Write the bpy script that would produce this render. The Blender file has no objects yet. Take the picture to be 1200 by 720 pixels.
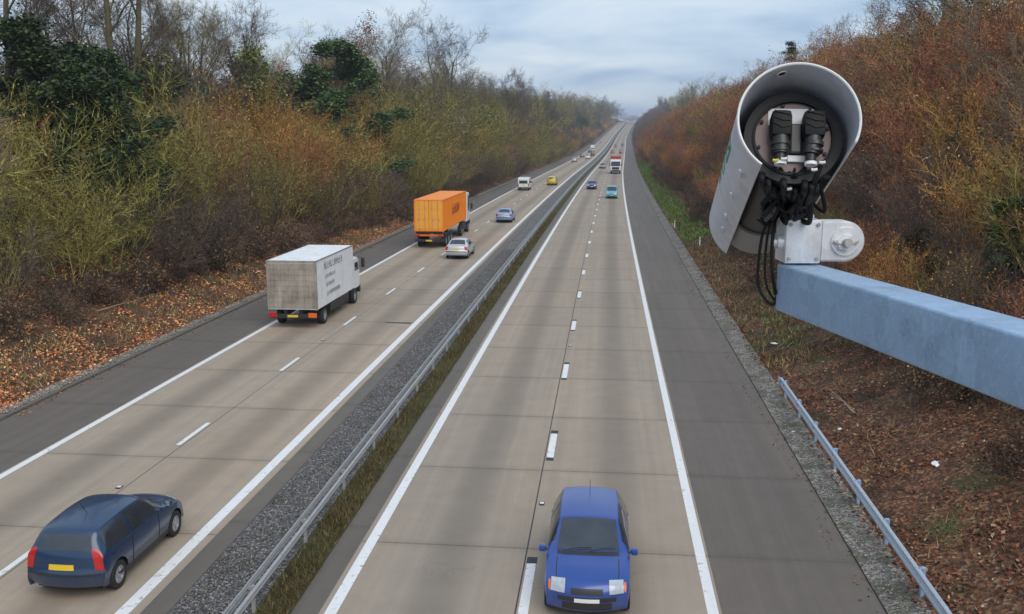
import bpy, bmesh, math, random
import numpy as np
from mathutils import Vector, Matrix
R = math.radians
random.seed(7)
rng = np.random.default_rng(11)
S = bpy.context.scene
COL = S.collection

# ------------------------------------------------------------------ camera
PITCH, YAW, EYE = R(10.58), R(5.65), 9.27
cd = bpy.data.cameras.new('camera'); cam = bpy.data.objects.new('camera', cd); COL.objects.link(cam)
cam.location = (0, 0, EYE); cam.rotation_euler = (math.pi/2-PITCH, 0, YAW)
cd.sensor_width = 36; cd.lens = 32.46; cd.clip_start = 0.05; cd.clip_end = 20000
S.camera = cam

# ------------------------------------------------------------------ world: overcast Nishita sky with soft cloud
SUN_EL, SUN_AZ = R(46), R(150)          # azimuth clockwise from +Y: behind the camera, a little to the right
W = bpy.data.worlds.new('World'); S.world = W; W.use_nodes = True
def build_world():
    nt = W.node_tree; nt.nodes.clear(); N = nt.nodes.new; L = nt.links.new
    out = N('ShaderNodeOutputWorld'); bg = N('ShaderNodeBackground'); bg.inputs['Strength'].default_value = 0.1
    sky = N('ShaderNodeTexSky'); sky.sky_type = 'NISHITA'; sky.sun_disc = False
    sky.sun_elevation = SUN_EL; sky.sun_rotation = SUN_AZ; sky.air_density = 1.1; sky.dust_density = 2.0
    tc = N('ShaderNodeTexCoord'); sep = N('ShaderNodeSeparateXYZ'); L(tc.outputs['Generated'], sep.inputs[0])
    # project the view direction on a flat cloud layer so the clouds flatten towards the horizon
    zz = N('ShaderNodeMath'); zz.operation = 'MAXIMUM'; L(sep.outputs['Z'], zz.inputs[0]); zz.inputs[1].default_value = 0.0
    za = N('ShaderNodeMath'); za.operation = 'ADD'; L(zz.outputs[0], za.inputs[0]); za.inputs[1].default_value = 0.12
    dx = N('ShaderNodeMath'); dx.operation = 'DIVIDE'; L(sep.outputs['X'], dx.inputs[0]); L(za.outputs[0], dx.inputs[1])
    dy = N('ShaderNodeMath'); dy.operation = 'DIVIDE'; L(sep.outputs['Y'], dy.inputs[0]); L(za.outputs[0], dy.inputs[1])
    cmb = N('ShaderNodeCombineXYZ'); L(dx.outputs[0], cmb.inputs[0]); L(dy.outputs[0], cmb.inputs[1])
    n1 = N('ShaderNodeTexNoise'); n1.inputs['Scale'].default_value = 0.75; n1.inputs['Detail'].default_value = 6; n1.inputs['Roughness'].default_value = .52; n1.inputs['Distortion'].default_value = .3
    L(cmb.outputs[0], n1.inputs['Vector'])
    cr = N('ShaderNodeValToRGB'); L(n1.outputs['Fac'], cr.inputs[0])
    e = cr.color_ramp.elements
    e[0].position = .38; e[0].color = (3.0, 4.2, 5.9, 1); e[1].position = .62; e[1].color = (6.6, 7.2, 7.8, 1)
    m = cr.color_ramp.elements.new(.5); m.color = (4.8, 5.9, 7.2, 1)
    mx = N('ShaderNodeMix'); mx.data_type = 'RGBA'; mx.inputs['Factor'].default_value = .86
    L(sky.outputs[0], mx.inputs['A']); L(cr.outputs[0], mx.inputs['B'])
    L(mx.outputs['Result'], bg.inputs[0]); L(bg.outputs[0], out.inputs[0])
build_world()
sd = bpy.data.lights.new('sun', 'SUN'); sd.energy = 1.5; sd.angle = R(50); sd.color = (1, .93, .84)
sun = bpy.data.objects.new('sun', sd); COL.objects.link(sun)
sv = Vector((math.sin(SUN_AZ)*math.cos(SUN_EL), math.cos(SUN_AZ)*math.cos(SUN_EL), math.sin(SUN_EL)))
sun.rotation_euler = sv.to_track_quat('Z', 'Y').to_euler()
S.view_settings.view_transform = 'Standard'; S.view_settings.look = 'None'
S.view_settings.exposure = 0.45; S.view_settings.gamma = 1; S.view_settings.use_curve_mapping = False
S.cycles.max_bounces = 6; S.cycles.diffuse_bounces = 3; S.cycles.volume_bounces = 0; S.cycles.transparent_max_bounces = 8

# ------------------------------------------------------------------ object helpers
def tag(o, label=None, cat=None, group=None, kind=None):
    if label: o['label'] = label
    if cat: o['category'] = cat
    if group: o['group'] = group
    if kind: o['kind'] = kind
    return o
def link(name, me, parent=None, loc=(0, 0, 0)):
    o = bpy.data.objects.new(name, me); COL.objects.link(o)
    o.location = loc
    if parent: o.parent = parent
    return o
def empty(name, loc=(0, 0, 0), rz=0.0):
    o = bpy.data.objects.new(name, None); COL.objects.link(o); o.location = loc; o.rotation_euler = (0, 0, rz)
    o.empty_display_size = .3
    return o
def kids_of(o): return list(o.children)
def copy_tree(o, parent=None):
    c = o.copy(); COL.objects.link(c)
    if parent: c.parent = parent
    for ch in kids_of(o): copy_tree(ch, c)
    return c
class MB:
    """collects shapes and links them as one mesh"""
    def __init__(s): s.v = []; s.f = []
    def add(s, vs, fs):
        b = len(s.v); s.v += [tuple(v) for v in vs]; s.f += [tuple(i+b for i in f) for f in fs]; return s
    def box(s, lo, hi, M=None, bev=0.0):
        bm = bmesh.new(); bmesh.ops.create_cube(bm, size=1)
        for v in bm.verts:
            v.co = Vector([(lo[i]+hi[i])/2+v.co[i]*(hi[i]-lo[i]) for i in range(3)])
        if bev: bmesh.ops.bevel(bm, geom=bm.edges[:], offset=bev, segments=2, profile=.6, affect='EDGES')
        if M is not None: bmesh.ops.transform(bm, matrix=M, verts=bm.verts)
        bm.verts.index_update()
        s.add([v.co[:] for v in bm.verts], [[v.index for v in f.verts] for f in bm.faces]); bm.free(); return s
    def cyl(s, a, b, r0, r1=None, n=16, caps=True):
        a = Vector(a); b = Vector(b); r1 = r0 if r1 is None else r1
        z = (b-a).normalized(); x = z.orthogonal().normalized(); y = z.cross(x)
        vs = []
        for p, r in ((a, r0), (b, r1)):
            for k in range(n):
                t = 2*math.pi*k/n; vs.append(p+x*(r*math.cos(t))+y*(r*math.sin(t)))
        fs = [(k, (k+1) % n, n+(k+1) % n, n+k) for k in range(n)]
        if caps: fs += [tuple(range(n-1, -1, -1)), tuple(range(n, 2*n))]
        return s.add(vs, fs)
    def ring(s, c, ax, r0, r1, h, n=40):
        """flat annulus with thickness: from r0 to r1, height h along ax"""
        c = Vector(c); z = Vector(ax).normalized(); x = z.orthogonal().normalized(); y = z.cross(x)
        prof = [(r0, 0), (r1, 0), (r1, h), (r0, h)]; vs = []
        for k in range(n):
            t = 2*math.pi*k/n; e = x*math.cos(t)+y*math.sin(t)
            vs += [c+e*r+z*q for r, q in prof]
        fs = []
        for k in range(n):
            a = 4*k; b = 4*((k+1) % n)
            fs += [(a+i, b+i, b+(i+1) % 4, a+(i+1) % 4) for i in range(4)]
        return s.add(vs, fs)
    def tube(s, pts, r, n=8):
        pts = [Vector(p) for p in pts]; prev = None; base = len(s.v); vs = []; fs = []
        for i, p in enumerate(pts):
            d = (pts[min(i+1, len(pts)-1)]-pts[max(i-1, 0)]).normalized()
            x = d.orthogonal().normalized() if prev is None else (prev-d*prev.dot(d)).normalized()
            prev = x; y = d.cross(x)
            for k in range(n):
                t = 2*math.pi*k/n; vs.append(p+x*(r*math.cos(t))+y*(r*math.sin(t)))
        for i in range(len(pts)-1):
            for k in range(n):
                fs.append((i*n+k, i*n+(k+1) % n, (i+1)*n+(k+1) % n, (i+1)*n+k))
        fs += [tuple(range(n-1, -1, -1)), tuple((len(pts)-1)*n+k for k in range(n))]
        return s.add(vs, fs)
    def prism(s, poly, axis, a, b):
        """extrude a 2D polygon along an axis ('x': poly is y,z; 'y': poly is x,z; 'z': poly is x,y)"""
        n = len(poly)
        def P(p, t): return (t, p[0], p[1]) if axis == 'x' else (p[0], t, p[1]) if axis == 'y' else (p[0], p[1], t)
        vs = [P(p, a) for p in poly]+[P(p, b) for p in poly]
        fs = [(k, (k+1) % n, n+(k+1) % n, n+k) for k in range(n)]+[tuple(range(n-1, -1, -1)), tuple(range(n, 2*n))]
        return s.add(vs, fs)
    def mesh(s, name, mat, smooth=None, bev=0):
        me = bpy.data.meshes.new(name); me.from_pydata(s.v, [], s.f); me.update()
        bm = bmesh.new(); bm.from_mesh(me); bmesh.ops.recalc_face_normals(bm, faces=bm.faces)
        if bev: bmesh.ops.bevel(bm, geom=[e for e in bm.edges if e.is_manifold and e.calc_face_angle(0) > .6], offset=bev, segments=2, affect='EDGES')
        bm.to_mesh(me); bm.free()
        for m in (mat if isinstance(mat, (list, tuple)) else [mat]): me.materials.append(m)
        if smooth is not None:
            me.polygons.foreach_set('use_smooth', [True]*len(me.polygons)); me.set_sharp_from_angle(angle=R(smooth))
        return me
    def build(s, name, mat, parent=None, loc=(0, 0, 0), smooth=None, bev=0):
        return link(name, s.mesh(name, mat, smooth, bev), parent, loc)
def np_mesh(name, verts, faces, mat, smooth=False):
    me = bpy.data.meshes.new(name); k = faces.shape[1]
    me.vertices.add(len(verts)); me.vertices.foreach_set('co', np.asarray(verts, np.float32).ravel())
    me.loops.add(faces.size); me.loops.foreach_set('vertex_index', faces.astype(np.int32).ravel())
    me.polygons.add(len(faces)); me.polygons.foreach_set('loop_start', np.arange(0, faces.size, k, dtype=np.int32))
    me.polygons.foreach_set('loop_total', np.full(len(faces), k, np.int32))
    me.update(calc_edges=True); me.validate()
    if smooth: me.polygons.foreach_set('use_smooth', [True]*len(me.polygons))
    for m in (mat if isinstance(mat, (list, tuple)) else [mat]): me.materials.append(m)
    return me

# ------------------------------------------------------------------ materials
class NT:
    """tiny node-building helper"""
    def __init__(s, name):
        s.m = bpy.data.materials.new(name); s.m.use_nodes = True; s.t = s.m.node_tree
        s.b = s.t.nodes['Principled BSDF']
    def n(s, typ, **kw):
        x = s.t.nodes.new(typ)
        for k, v in kw.items(): setattr(x, k, v)
        return x
    def put(s, sock, v):
        if hasattr(v, 'is_linked') or hasattr(v, 'links'): s.t.links.new(v, sock)
        else: sock.default_value = v
    def math(s, op, a, b=0.0, c=None, clamp=False):
        x = s.n('ShaderNodeMath', operation=op, use_clamp=clamp); s.put(x.inputs[0], a); s.put(x.inputs[1], b)
        if c is not None: s.put(x.inputs[2], c)
        return x.outputs[0]
    def mix(s, f, a, b, blend='MIX'):
        x = s.n('ShaderNodeMix', data_type='RGBA', blend_type=blend); s.put(x.inputs['Factor'], f)
        for k, v in (('A', a), ('B', b)): s.put(x.inputs[k], (*v, 1) if isinstance(v, tuple) and len(v) == 3 else v)
        return x.outputs['Result']
    def noise(s, vec, scale, detail=4, rough=.55, dist=0):
        x = s.n('ShaderNodeTexNoise'); x.inputs['Scale'].default_value = scale; x.inputs['Detail'].default_value = detail
        x.inputs['Roughness'].default_value = rough; x.inputs['Distortion'].default_value = dist
        if vec is not None: s.put(x.inputs['Vector'], vec)
        return x.outputs['Fac']
    def ramp(s, f, stops, interp='LINEAR'):
        x = s.n('ShaderNodeValToRGB'); s.put(x.inputs[0], f); cr = x.color_ramp; cr.interpolation = interp
        while len(cr.elements) < len(stops): cr.elements.new(.5)
        for e, (p, c) in zip(cr.elements, stops): e.position = p; e.color = (*c, 1) if len(c) == 3 else c
        return x.outputs[0]
    def sstep(s, v, a, b):
        x = s.n('ShaderNodeMapRange', interpolation_type='SMOOTHSTEP'); s.put(x.inputs['Value'], v)
        x.inputs['From Min'].default_value = a; x.inputs['From Max'].default_value = b; return x.outputs['Result']
    def pos(s): return s.n('ShaderNodeNewGeometry').outputs['Position']
    def obj(s): return s.n('ShaderNodeTexCoord').outputs['Object']
    def scaled(s, vec, sc):
        x = s.n('ShaderNodeVectorMath', operation='MULTIPLY'); s.put(x.inputs[0], vec); x.inputs[1].default_value = sc; return x.outputs[0]
    def bump(s, h, strength, dist=.01):
        x = s.n('ShaderNodeBump'); x.inputs['Strength'].default_value = strength; x.inputs['Distance'].default_value = dist
        s.put(x.inputs['Height'], h); s.t.links.new(x.outputs[0], s.b.inputs['Normal'])
    def done(s, col, rough=.7, metal=0, spec=None):
        s.put(s.b.inputs['Base Color'], (*col, 1) if isinstance(col, tuple) and len(col) == 3 else col)
        s.put(s.b.inputs['Roughness'], rough); s.b.inputs['Metallic'].default_value = metal
        if spec is not None: s.b.inputs['Specular IOR Level'].default_value = spec
        return s.m
def plain(name, col, rough=.5, metal=0, var=.12, scale=9, coat=0, spec=None):
    h = NT(name); f = h.noise(h.obj(), scale, 5)
    c = h.mix(f, tuple(x*(1-var) for x in col), tuple(min(1, x*(1+var)) for x in col))
    if coat: h.b.inputs['Coat Weight'].default_value = coat; h.b.inputs['Coat Roughness'].default_value = .06
    return h.done(c, rough, metal, spec)
def islands(name, stops, rough=.75, hue=0.0, trans=0.0):
    """leaves and twigs: each loose piece its own tone from a ramp, each plant slightly different"""
    h = NT(name); g = h.n('ShaderNodeNewGeometry'); oi = h.n('ShaderNodeObjectInfo')
    c = h.ramp(g.outputs['Random Per Island'], stops)
    hs = h.n('ShaderNodeHueSaturation'); h.put(hs.inputs['Color'], c)
    h.put(hs.inputs['Hue'], h.math('MULTIPLY_ADD', oi.outputs['Random'], hue, .5-hue/2))
    h.put(hs.inputs['Value'], h.math('MULTIPLY_ADD', h.math('FRACT', h.math('MULTIPLY', oi.outputs['Random'], 7.31)), 1.2, .78))
    h.done(hs.outputs[0], rough, spec=.25)
    return h.m

def concrete_mat(name, lanes, joint0, base, base2, asphalt=False):
    """UV = metres across / along the road"""
    h = NT(name); uv = h.n('ShaderNodeUVMap').outputs[0]; sp = h.n('ShaderNodeSeparateXYZ'); h.put(sp.inputs[0], uv)
    u, v = sp.outputs[0], sp.outputs[1]
    fine = h.noise(uv, 24, 3, .7); mid = h.noise(uv, 1.3, 5, .6); big = h.noise(h.scaled(uv, (.25, .03, 1)), 1, 3)
    streak = h.noise(h.scaled(uv, (3.2, .055, 1)), 1, 5, .6)
    c = h.mix(big, base, base2)
    # slabs differ a little
    k = h.math('FLOOR', h.math('DIVIDE', h.math('SUBTRACT', v, joint0), 5.0))
    wn = h.n('ShaderNodeTexWhiteNoise', noise_dimensions='2D'); cm = h.n('ShaderNodeCombineXYZ')
    h.put(cm.inputs[0], h.math('FLOOR', h.math('DIVIDE', h.math('ADD', u, 30-lanes[0]-1.85 if lanes else 30), 3.7))); h.put(cm.inputs[1], k)
    h.put(wn.inputs['Vector'], cm.outputs[0])
    val = h.math('MULTIPLY_ADD', wn.outputs['Value'], .09, .955)
    val = h.math('MULTIPLY', val, h.math('MULTIPLY_ADD', fine, .34, .83))
    val = h.math('MULTIPLY', val, h.math('MULTIPLY_ADD', mid, .3, .85))
    val = h.math('MULTIPLY', val, h.math('MULTIPLY_ADD', streak, .42, .79))
    for cx in lanes:          # oil-darkened middle of each lane, faint polished wheel tracks beside it
        d = h.math('ABSOLUTE', h.math('SUBTRACT', u, cx))
        oil = h.math('MULTIPLY', h.math('SUBTRACT', 1.0, h.sstep(d, .12, .85)), h.math('MULTIPLY_ADD', streak,   .42, .05))
        val = h.math('MULTIPLY', val, h.math('SUBTRACT', 1.0, oil))
    fr = h.math('FRACT', h.math('DIVIDE', h.math('SUBTRACT', v, joint0), 5.0))
    jd = h.math('MULTIPLY', h.math('SUBTRACT', .5, h.math('ABSOLUTE', h.math('SUBTRACT', fr, .5))), 5.0)
    wob = h.noise(uv, 5, 2)
    jl = h.math('SUBTRACT', 1.0, h.sstep(jd, .012, .04)); jl = h.math('MULTIPLY', jl, h.math('MULTIPLY_ADD', wob,   .75, .08 if not asphalt else -.12), clamp=True)
    halo = h.math('MULTIPLY', h.math('SUBTRACT', 1.0, h.sstep(jd, .0, .3)), .1)
    val = h.math('MULTIPLY', val, h.math('SUBTRACT', 1.0, halo))
    c = h.mix(1.0, c, h.n('ShaderNodeCombineColor').outputs[0]) if False else c
    hs = h.n('ShaderNodeHueSaturation'); h.put(hs.inputs['Color'], c); h.put(hs.inputs['Value'], val)
    c2 = h.mix(jl, hs.outputs[0], (.045, .04, .036))
    # stray spots and small patches
    vo = h.n('ShaderNodeTexVoronoi'); vo.inputs['Scale'].default_value = .9; h.put(vo.inputs['Vector'], uv)
    spot = h.math('MULTIPLY', h.math('LESS_THAN', vo.outputs['Distance'], .035), h.math('GREATER_THAN', mid, .52))
    c2 = h.mix(h.math('MULTIPLY', spot, .6), c2, (.06, .055, .05))
    ve = h.n('ShaderNodeTexVoronoi', feature='DISTANCE_TO_EDGE'); ve.inputs['Scale'].default_value = .42
    wv = h.n('ShaderNodeVectorMath', operation='ADD'); nz = h.n('ShaderNodeTexNoise'); nz.inputs['Scale'].default_value = 1.6; nz.inputs['Detail'].default_value = 6; h.put(nz.inputs['Vector'], uv); h.put(wv.inputs[0], uv); h.put(wv.inputs[1], nz.outputs['Color']); h.put(ve.inputs['Vector'], wv.outputs[0])
    crack = h.math('MULTIPLY', h.math('SUBTRACT', 1.0, h.sstep(ve.outputs['Distance'], .002, .009)), h.sstep(h.noise(uv, .21, 2), .52, .6), clamp=True)
    c2 = h.mix(h.math('MULTIPLY', crack, .16), c2, (.06, .053, .046))
    h.bump(fine, .25, .004)
    return h.done(c2, h.math('MULTIPLY_ADD', streak, -.16, .86 if not asphalt else .78), spec=.35)
M = {}
M['concrete'] = concrete_mat('road_concrete', (-14.6, -11.0), 19.6, (.385, .296, .212), (.272, .24, .202))
M['concrete_r'] = concrete_mat('road_concrete_near_side', (-3.3, .45), 19.6, (.365, .283, .206), (.258, .23, .196))
M['shoulder'] = concrete_mat('shoulder_asphalt', (), 19.6, (.15, .123, .1), (.1, .087, .076), True)
M['margin'] = concrete_mat('margin_concrete', (), 20.4, (.15, .128, .105), (.105, .093, .08), True)
def paint_mat():
    h = NT('line_paint'); p = h.pos(); a = h.noise(p, 7, 6, .65); b = h.noise(h.scaled(p, (2, .3, 1)), 2.2, 4)
    w = h.sstep(h.math('ADD', h.math('MULTIPLY', a, .7), h.math('MULTIPLY', b, .3)), .54, .68)
    return h.done(h.mix(w, h.mix(b, (.62, .62, .62), (.8, .8, .8)), (.3, .28, .25)), .55)
M['paint'] = paint_mat()
M['tar'] = plain('tar', (.035, .034, .034), .7, scale=30)
def earth_mat():
    h = NT('bank_soil'); p = h.pos(); sp = h.n('ShaderNodeSeparateXYZ'); h.put(sp.inputs[0], p)
    a = h.noise(p, 1.1, 8, .68); b = h.noise(p, .16, 4); f = h.noise(p, 11, 5, .7); g = h.noise(p, .35, 3)
    vo = h.n('ShaderNodeTexVoronoi'); vo.inputs['Scale'].default_value = 13; h.put(vo.inputs['Vector'], p)
    cc = h.n('ShaderNodeSeparateColor'); h.put(cc.inputs[0], vo.outputs['Color'])
    leaf = h.ramp(cc.outputs[0], [(0, (.06, .034, .024)), (.4, (.11, .05, .03)), (.65, (.18, .07, .035)), (.85, (.23, .115, .055)), (1, (.3, .22, .13))])
    soil = h.ramp(a, [(.3, (.026, .02, .015)), (.6, (.065, .046, .032))])
    c = h.mix(h.sstep(h.math('ADD', h.math('MULTIPLY', b, .5), h.math('MULTIPLY', a, .5)), .36, .6), soil, leaf)
    c = h.mix(h.sstep(g, .58, .74), c, h.mix(f, (.035, .05, .018), (.085, .1, .035)))
    h.bump(h.math('ADD', f, vo.outputs['Distance']), .6, .06)
    return h.done(c, .9, spec=.2)
M['earth'] = earth_mat()
def gravel_mat(name, cols, scale=22, mossy=0.0):
    h = NT(name); p = h.pos(); vo = h.n('ShaderNodeTexVoronoi'); vo.inputs['Scale'].default_value = scale; h.put(vo.inputs['Vector'], p)
    cc = h.n('ShaderNodeSeparateColor'); h.put(cc.inputs[0], vo.outputs['Color'])
    c = h.ramp(cc.outputs[0], cols)
    big = h.noise(p, .8, 5, .6)
    c = h.mix(h.math('MULTIPLY', h.sstep(big, .5, .68), .75), c, (.06, .052, .04))
    if mossy: c = h.mix(h.math('MULTIPLY', h.sstep(h.noise(p, 1.7, 6), .48, .62), mossy), c, (.06, .07, .025))
    h.bump(vo.outputs['Distance'], .9, .04)
    return h.done(c, .85)
M['gravel'] = gravel_mat('gravel', [(0, (.05, .05, .055)), (.5, (.12, .118, .12)), (1, (.27, .26, .26))])
M['grit'] = gravel_mat('roadside_grit', [(0, (.07, .062, .055)), (.5, (.16, .145, .125)), (1, (.34, .31, .27))], 17, .5)
def turf_mat():
    h = NT('turf'); p = h.pos(); a = h.noise(p, 2.2, 7, .65); f = h.noise(p, 26, 4, .7)
    c = h.ramp(a, [(.3, (.05, .046, .022)), (.5, (.1, .088, .038)), (.7, (.16, .13, .06))])
    h.bump(f, .8, .05); return h.done(h.mix(f, c, (.05, .055, .025)), .95, spec=.1)
M['turf'] = turf_mat()
def galv(name, col, metal=.35, rough=.42, dirt=.35):
    h = NT(name); p = h.obj(); vo = h.n('ShaderNodeTexVoronoi'); vo.inputs['Scale'].default_value = 26; h.put(vo.inputs['Vector'], p)
    cc = h.n('ShaderNodeSeparateColor'); h.put(cc.inputs[0], vo.outputs['Color'])
    a = h.noise(p, 7, 7, .65); st = h.noise(h.scaled(p, (14, 14, 2)), 1, 5)
    c = h.mix(cc.outputs[0], tuple(x*.9 for x in col), tuple(min(1, x*1.08) for x in col))
    c = h.mix(h.math('MULTIPLY', h.sstep(a, .5, .72), dirt), c, tuple(x*.62 for x in col))
    c = h.mix(h.math('MULTIPLY', h.sstep(st, .6, .75), dirt*.8), c, tuple(min(1, x*1.45+.05) for x in col))
    fs = h.noise(p, 90, 4, .75); c = h.mix(h.math('MULTIPLY', h.sstep(fs, .45, .75), dirt*.7), c, tuple(min(1, x*1.35+.02) for x in col))
    h.bump(a, .12, .004)
    return h.done(c, h.math('MULTIPLY_ADD', a, .3, rough-.12), metal)
M['galv'] = galv('galvanised_steel', (.27, .39, .54), .15, .42, .8); M['rail'] = galv('weathered_rail_steel', (.34, .34, .34), .3, .5, .6); M['rail_blue'] = galv('bright_rail_steel', (.46, .51, .57), .2, .45)  # the arm steel's base colour carries the blue of reflected sky
M['rail_old'] = galv('dull_rail_steel', (.36, .35, .33), .15, .6)
M['cast'] = galv('cast_aluminium', (.7, .71, .73), .3, .36, .5)
M['shield'] = galv('painted_shield', (.55, .57, .62), .0, .38, .12); M['shield_in'] = M['shield']
M['rim'] = plain('pale_edge', (.78, .78, .76), .4, var=.05)
M['plate'] = plain('mauve_end_plate', (.14, .1, .1), .42, .3)
M['rubber'] = plain('black_rubber', (.011, .011, .012), .6, spec=.25); M['blackplastic'] = plain('black_plastic', (.028, .028, .031), .38)
M['ringgrey'] = plain('dark_grey_ring', (.02, .02, .022), .55, spec=.3); M['shroud'] = plain('lens_shroud_grey', (.26, .26, .26), .5)
M['housing'] = plain('housing_shade', (.022, .022, .023), .5)  # near black: the shade inside the hood is put into its colour
M['white'] = plain('white_paint', (.76, .77, .77), .35, coat=.3, var=.05); M['label'] = plain('white_label', (.8, .8, .8), .5, var=.05)
M['yellow_tie'] = plain('yellow_tag', (.7, .6, .06), .5); M['green_mark'] = plain('green_mark', (.03, .25, .13), .5)
M['glass'] = plain('dark_glass', (.03, .037, .046), .05, var=.5, scale=2.5, spec=.9)  # base colour lifted and blued to paint in a sky reflection
M['tyre'] = plain('tyre', (.018, .018, .018), .85, scale=30); M['alloy'] = plain('alloy', (.42, .43, .45), .35, .6)
M['lamp_white'] = plain('headlamp', (.42, .45, .49), .08, var=.35, scale=14, spec=.9); M['lamp_red'] = plain('tail_lamp', (.45, .018, .015), .15, spec=.7)
M['lamp_orange'] = plain('orange_lamp', (.7, .14, .02), .2)
M['plate_y'] = plain('yellow_plate', (.72, .5, .03), .4, var=.05); M['plate_w'] = plain('white_plate', (.75, .75, .72), .4, var=.05)
M['trim'] = plain('black_trim', (.025, .025, .027), .5); M['underside'] = plain('underside_black', (.012, .012, .012), .8)
def car_paint(name, col, dirt=.25):
    h = NT(name); p = h.obj(); sp = h.n('ShaderNodeSeparateXYZ'); h.put(sp.inputs[0], p)
    n = h.noise(p, 5, 6, .65); low = h.math('SUBTRACT', 1.0, h.sstep(sp.outputs[2], .25, .75))
    d = h.math('MULTIPLY', h.math('MULTIPLY_ADD', low, .8, .12), h.math('MULTIPLY', n, dirt*2.2), clamp=True)
    h.b.inputs['Coat Weight'].default_value = .6; h.b.inputs['Coat Roughness'].default_value = .06
    return h.done(h.mix(d, col, (.16, .14, .12)), .34, .15)

# ------------------------------------------------------------------ road alignment
_ds = np.arange(-400, 5001, 1.0)
def _slope(d):
    s = np.where(d < 250, 0, np.where(d < 1150, 5.2e-5*(d-250), .0468-2e-4*(d-1150)))
    return np.maximum(s, -.004)
_zs = np.cumsum(_slope(_ds)); _zs -= _zs[400]
def rz_(d): return np.interp(d, _ds, _zs)
_xs = np.cumsum(np.where(_ds < 0, 0, np.where(_ds < 280, 8.4e-5*_ds, .0235+5.8e-5*np.maximum(_ds-650, 0)))); _xs -= _xs[400]
def rx_(d): return np.interp(np.asarray(d, float), _ds, _xs)
def bank(o, d):
    """height of the ground above the road at offset o from the datum line"""
    o = np.asarray(o, float); d = np.asarray(d, float)
    far = np.clip((d-120)/300, 0, 1)
    left = np.interp(-o, [19.7, 20.8, 24, 28, 34, 45, 70, 120, 200, 400, 1500], [0, .12, .9, 2.2, 4.0, 5.2, 6.2, 8, 12, 18, 25])
    leftf = np.interp(-o, [19.7, 20.8, 24, 28, 34, 45, 70, 120, 200, 400, 1500], [0, .12, 1.2, 3.0, 6.0, 9.5, 15, 22, 28, 32, 40])
    right = np.interp(o, [5.6, 6.6, 8, 12, 16, 22, 30, 45, 80, 200, 1500], [0, .1, .5, 2.3, 4.9, 9.0, 12.2, 14, 16, 19, 25])
    return np.where(o < 0, left+(leftf-left)*far, right)
def ground(o, d): return float(rz_(d)+bank(o, d))
def at(o, d, dz=0.0): return Vector((float(rx_(d))+o, d, ground(o, d)+dz))
DL = np.concatenate([np.arange(-120, 60, 2.0), np.arange(60, 300, 4.0), np.arange(300, 1000, 12.0), np.arange(1000, 1800, 15.0), np.arange(1800, 4001, 100.0)])
def strip(name, offs, zoff, mat, d0=None, d1=None, kind='structure', terrain=False):
    D = DL if d0 is None else np.concatenate([[d0], DL[(DL > d0+1e-6) & (DL < d1-1e-6)], [d1]])
    O = np.asarray(offs, float); dd, oo = np.meshgrid(D, O, indexing='ij')
    z = rz_(dd)+(bank(oo, dd) if terrain else 0)+zoff
    if callable(terrain): z = terrain(oo, dd, z)
    V = np.stack([rx_(dd)+oo, dd, z], -1).reshape(-1, 3); n = len(O); m = len(D)
    i, j = np.meshgrid(np.arange(m-1), np.arange(n-1), indexing='ij'); a = (i*n+j).ravel()
    F = np.stack([a, a+1, a+n+1, a+n], 1)
    me = np_mesh(name, V, F, mat, smooth=True)
    uvl = me.uv_layers.new(name='UVMap'); UV = np.stack([oo, dd], -1).reshape(-1, 2)
    uvl.data.foreach_set('uv', UV[F.ravel()].astype(np.float32).ravel())
    o = link(name, me)
    if kind: o['kind'] = kind
    return o
def rough_ground(oo, dd, z):
    r = np.random.default_rng(3)
    n = np.sin(oo*1.7+dd*.83)*np.sin(dd*1.21-oo*.6)+.6*np.sin(dd*2.7+oo*2.1)
    w = np.clip((np.maximum(oo-6.6, -20.8-oo))/2, 0, 1)
    return np.where((oo > -19.9) & (oo < 5.8), z-.06, z+n*.07*w)
tl = [-1500, -900, -500, -300, -200, -140, -100, -80, -65, -55, -45, -38, -34, -31, -28, -26, -24, -23, -22, -21.4, -20.8, -20.2, -19.7]
tr = [5.7, 6.2, 6.6, 7, 7.5, 8, 9, 10, 11, 12, 13, 14, 16, 18, 20, 22, 26, 30, 36, 45, 60, 80, 120, 200, 350, 600, 1000, 1500]
strip('ground', tl+[-14, -7, 0]+tr, 0, M['earth'], terrain=rough_ground)
strip('road_away', [-16.6, -14, -12.75, -11, -8.95], .004, M['concrete'])
strip('road_towards', [-5.45, -3.3, -1.45, .4, 2.45], .004, M['concrete_r'])
strip('shoulder_far_side', [-19.68, -18, -16.6], .001, M['shoulder'])
strip('shoulder_near_side', [2.45, 4, 5.68], .001, M['shoulder'])
strip('median_margin_away', [-8.95, -8.42], .001, M['margin'])
strip('median_margin_towards', [-6.0, -5.45], .001, M['margin'])
strip('median_gravel', [-8.42, -7.5, -6.75], -.012, M['gravel'])
strip('median_turf', [-6.75, -6.4, -6.0], .012, M['turf'])
def kerb(name, o0, o1, h):
    D = DL[DL <= 1500]; vs = []; fs = []
    for d in D:
        x = float(rx_(d)); z = float(rz_(d)); vs += [(x+o0, d, z-.05), (x+o0, d, z+h), (x+o1, d, z+h), (x+o1, d, z-.05)]
    for i in range(len(D)-1):
        a = 4*i; b = a+4; fs += [(a+k, b+k, b+k+1, a+k+1) for k in range(3)]
    mb = MB(); mb.v = vs; mb.f = fs; o = mb.build(name, M['margin']); o['kind'] = 'structure'
strip('verge_grit_far_side', [-20.4, -20.1, -19.68], .03, M['grit'], terrain=True)
strip('verge_grit_near_side', [5.68, 6.1, 6.5], .03, M['grit'], terrain=True)
kerb('kerb_far_side', -19.86, -19.7, .07); kerb('kerb_near_side', 5.7, 5.84, .035)
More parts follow.
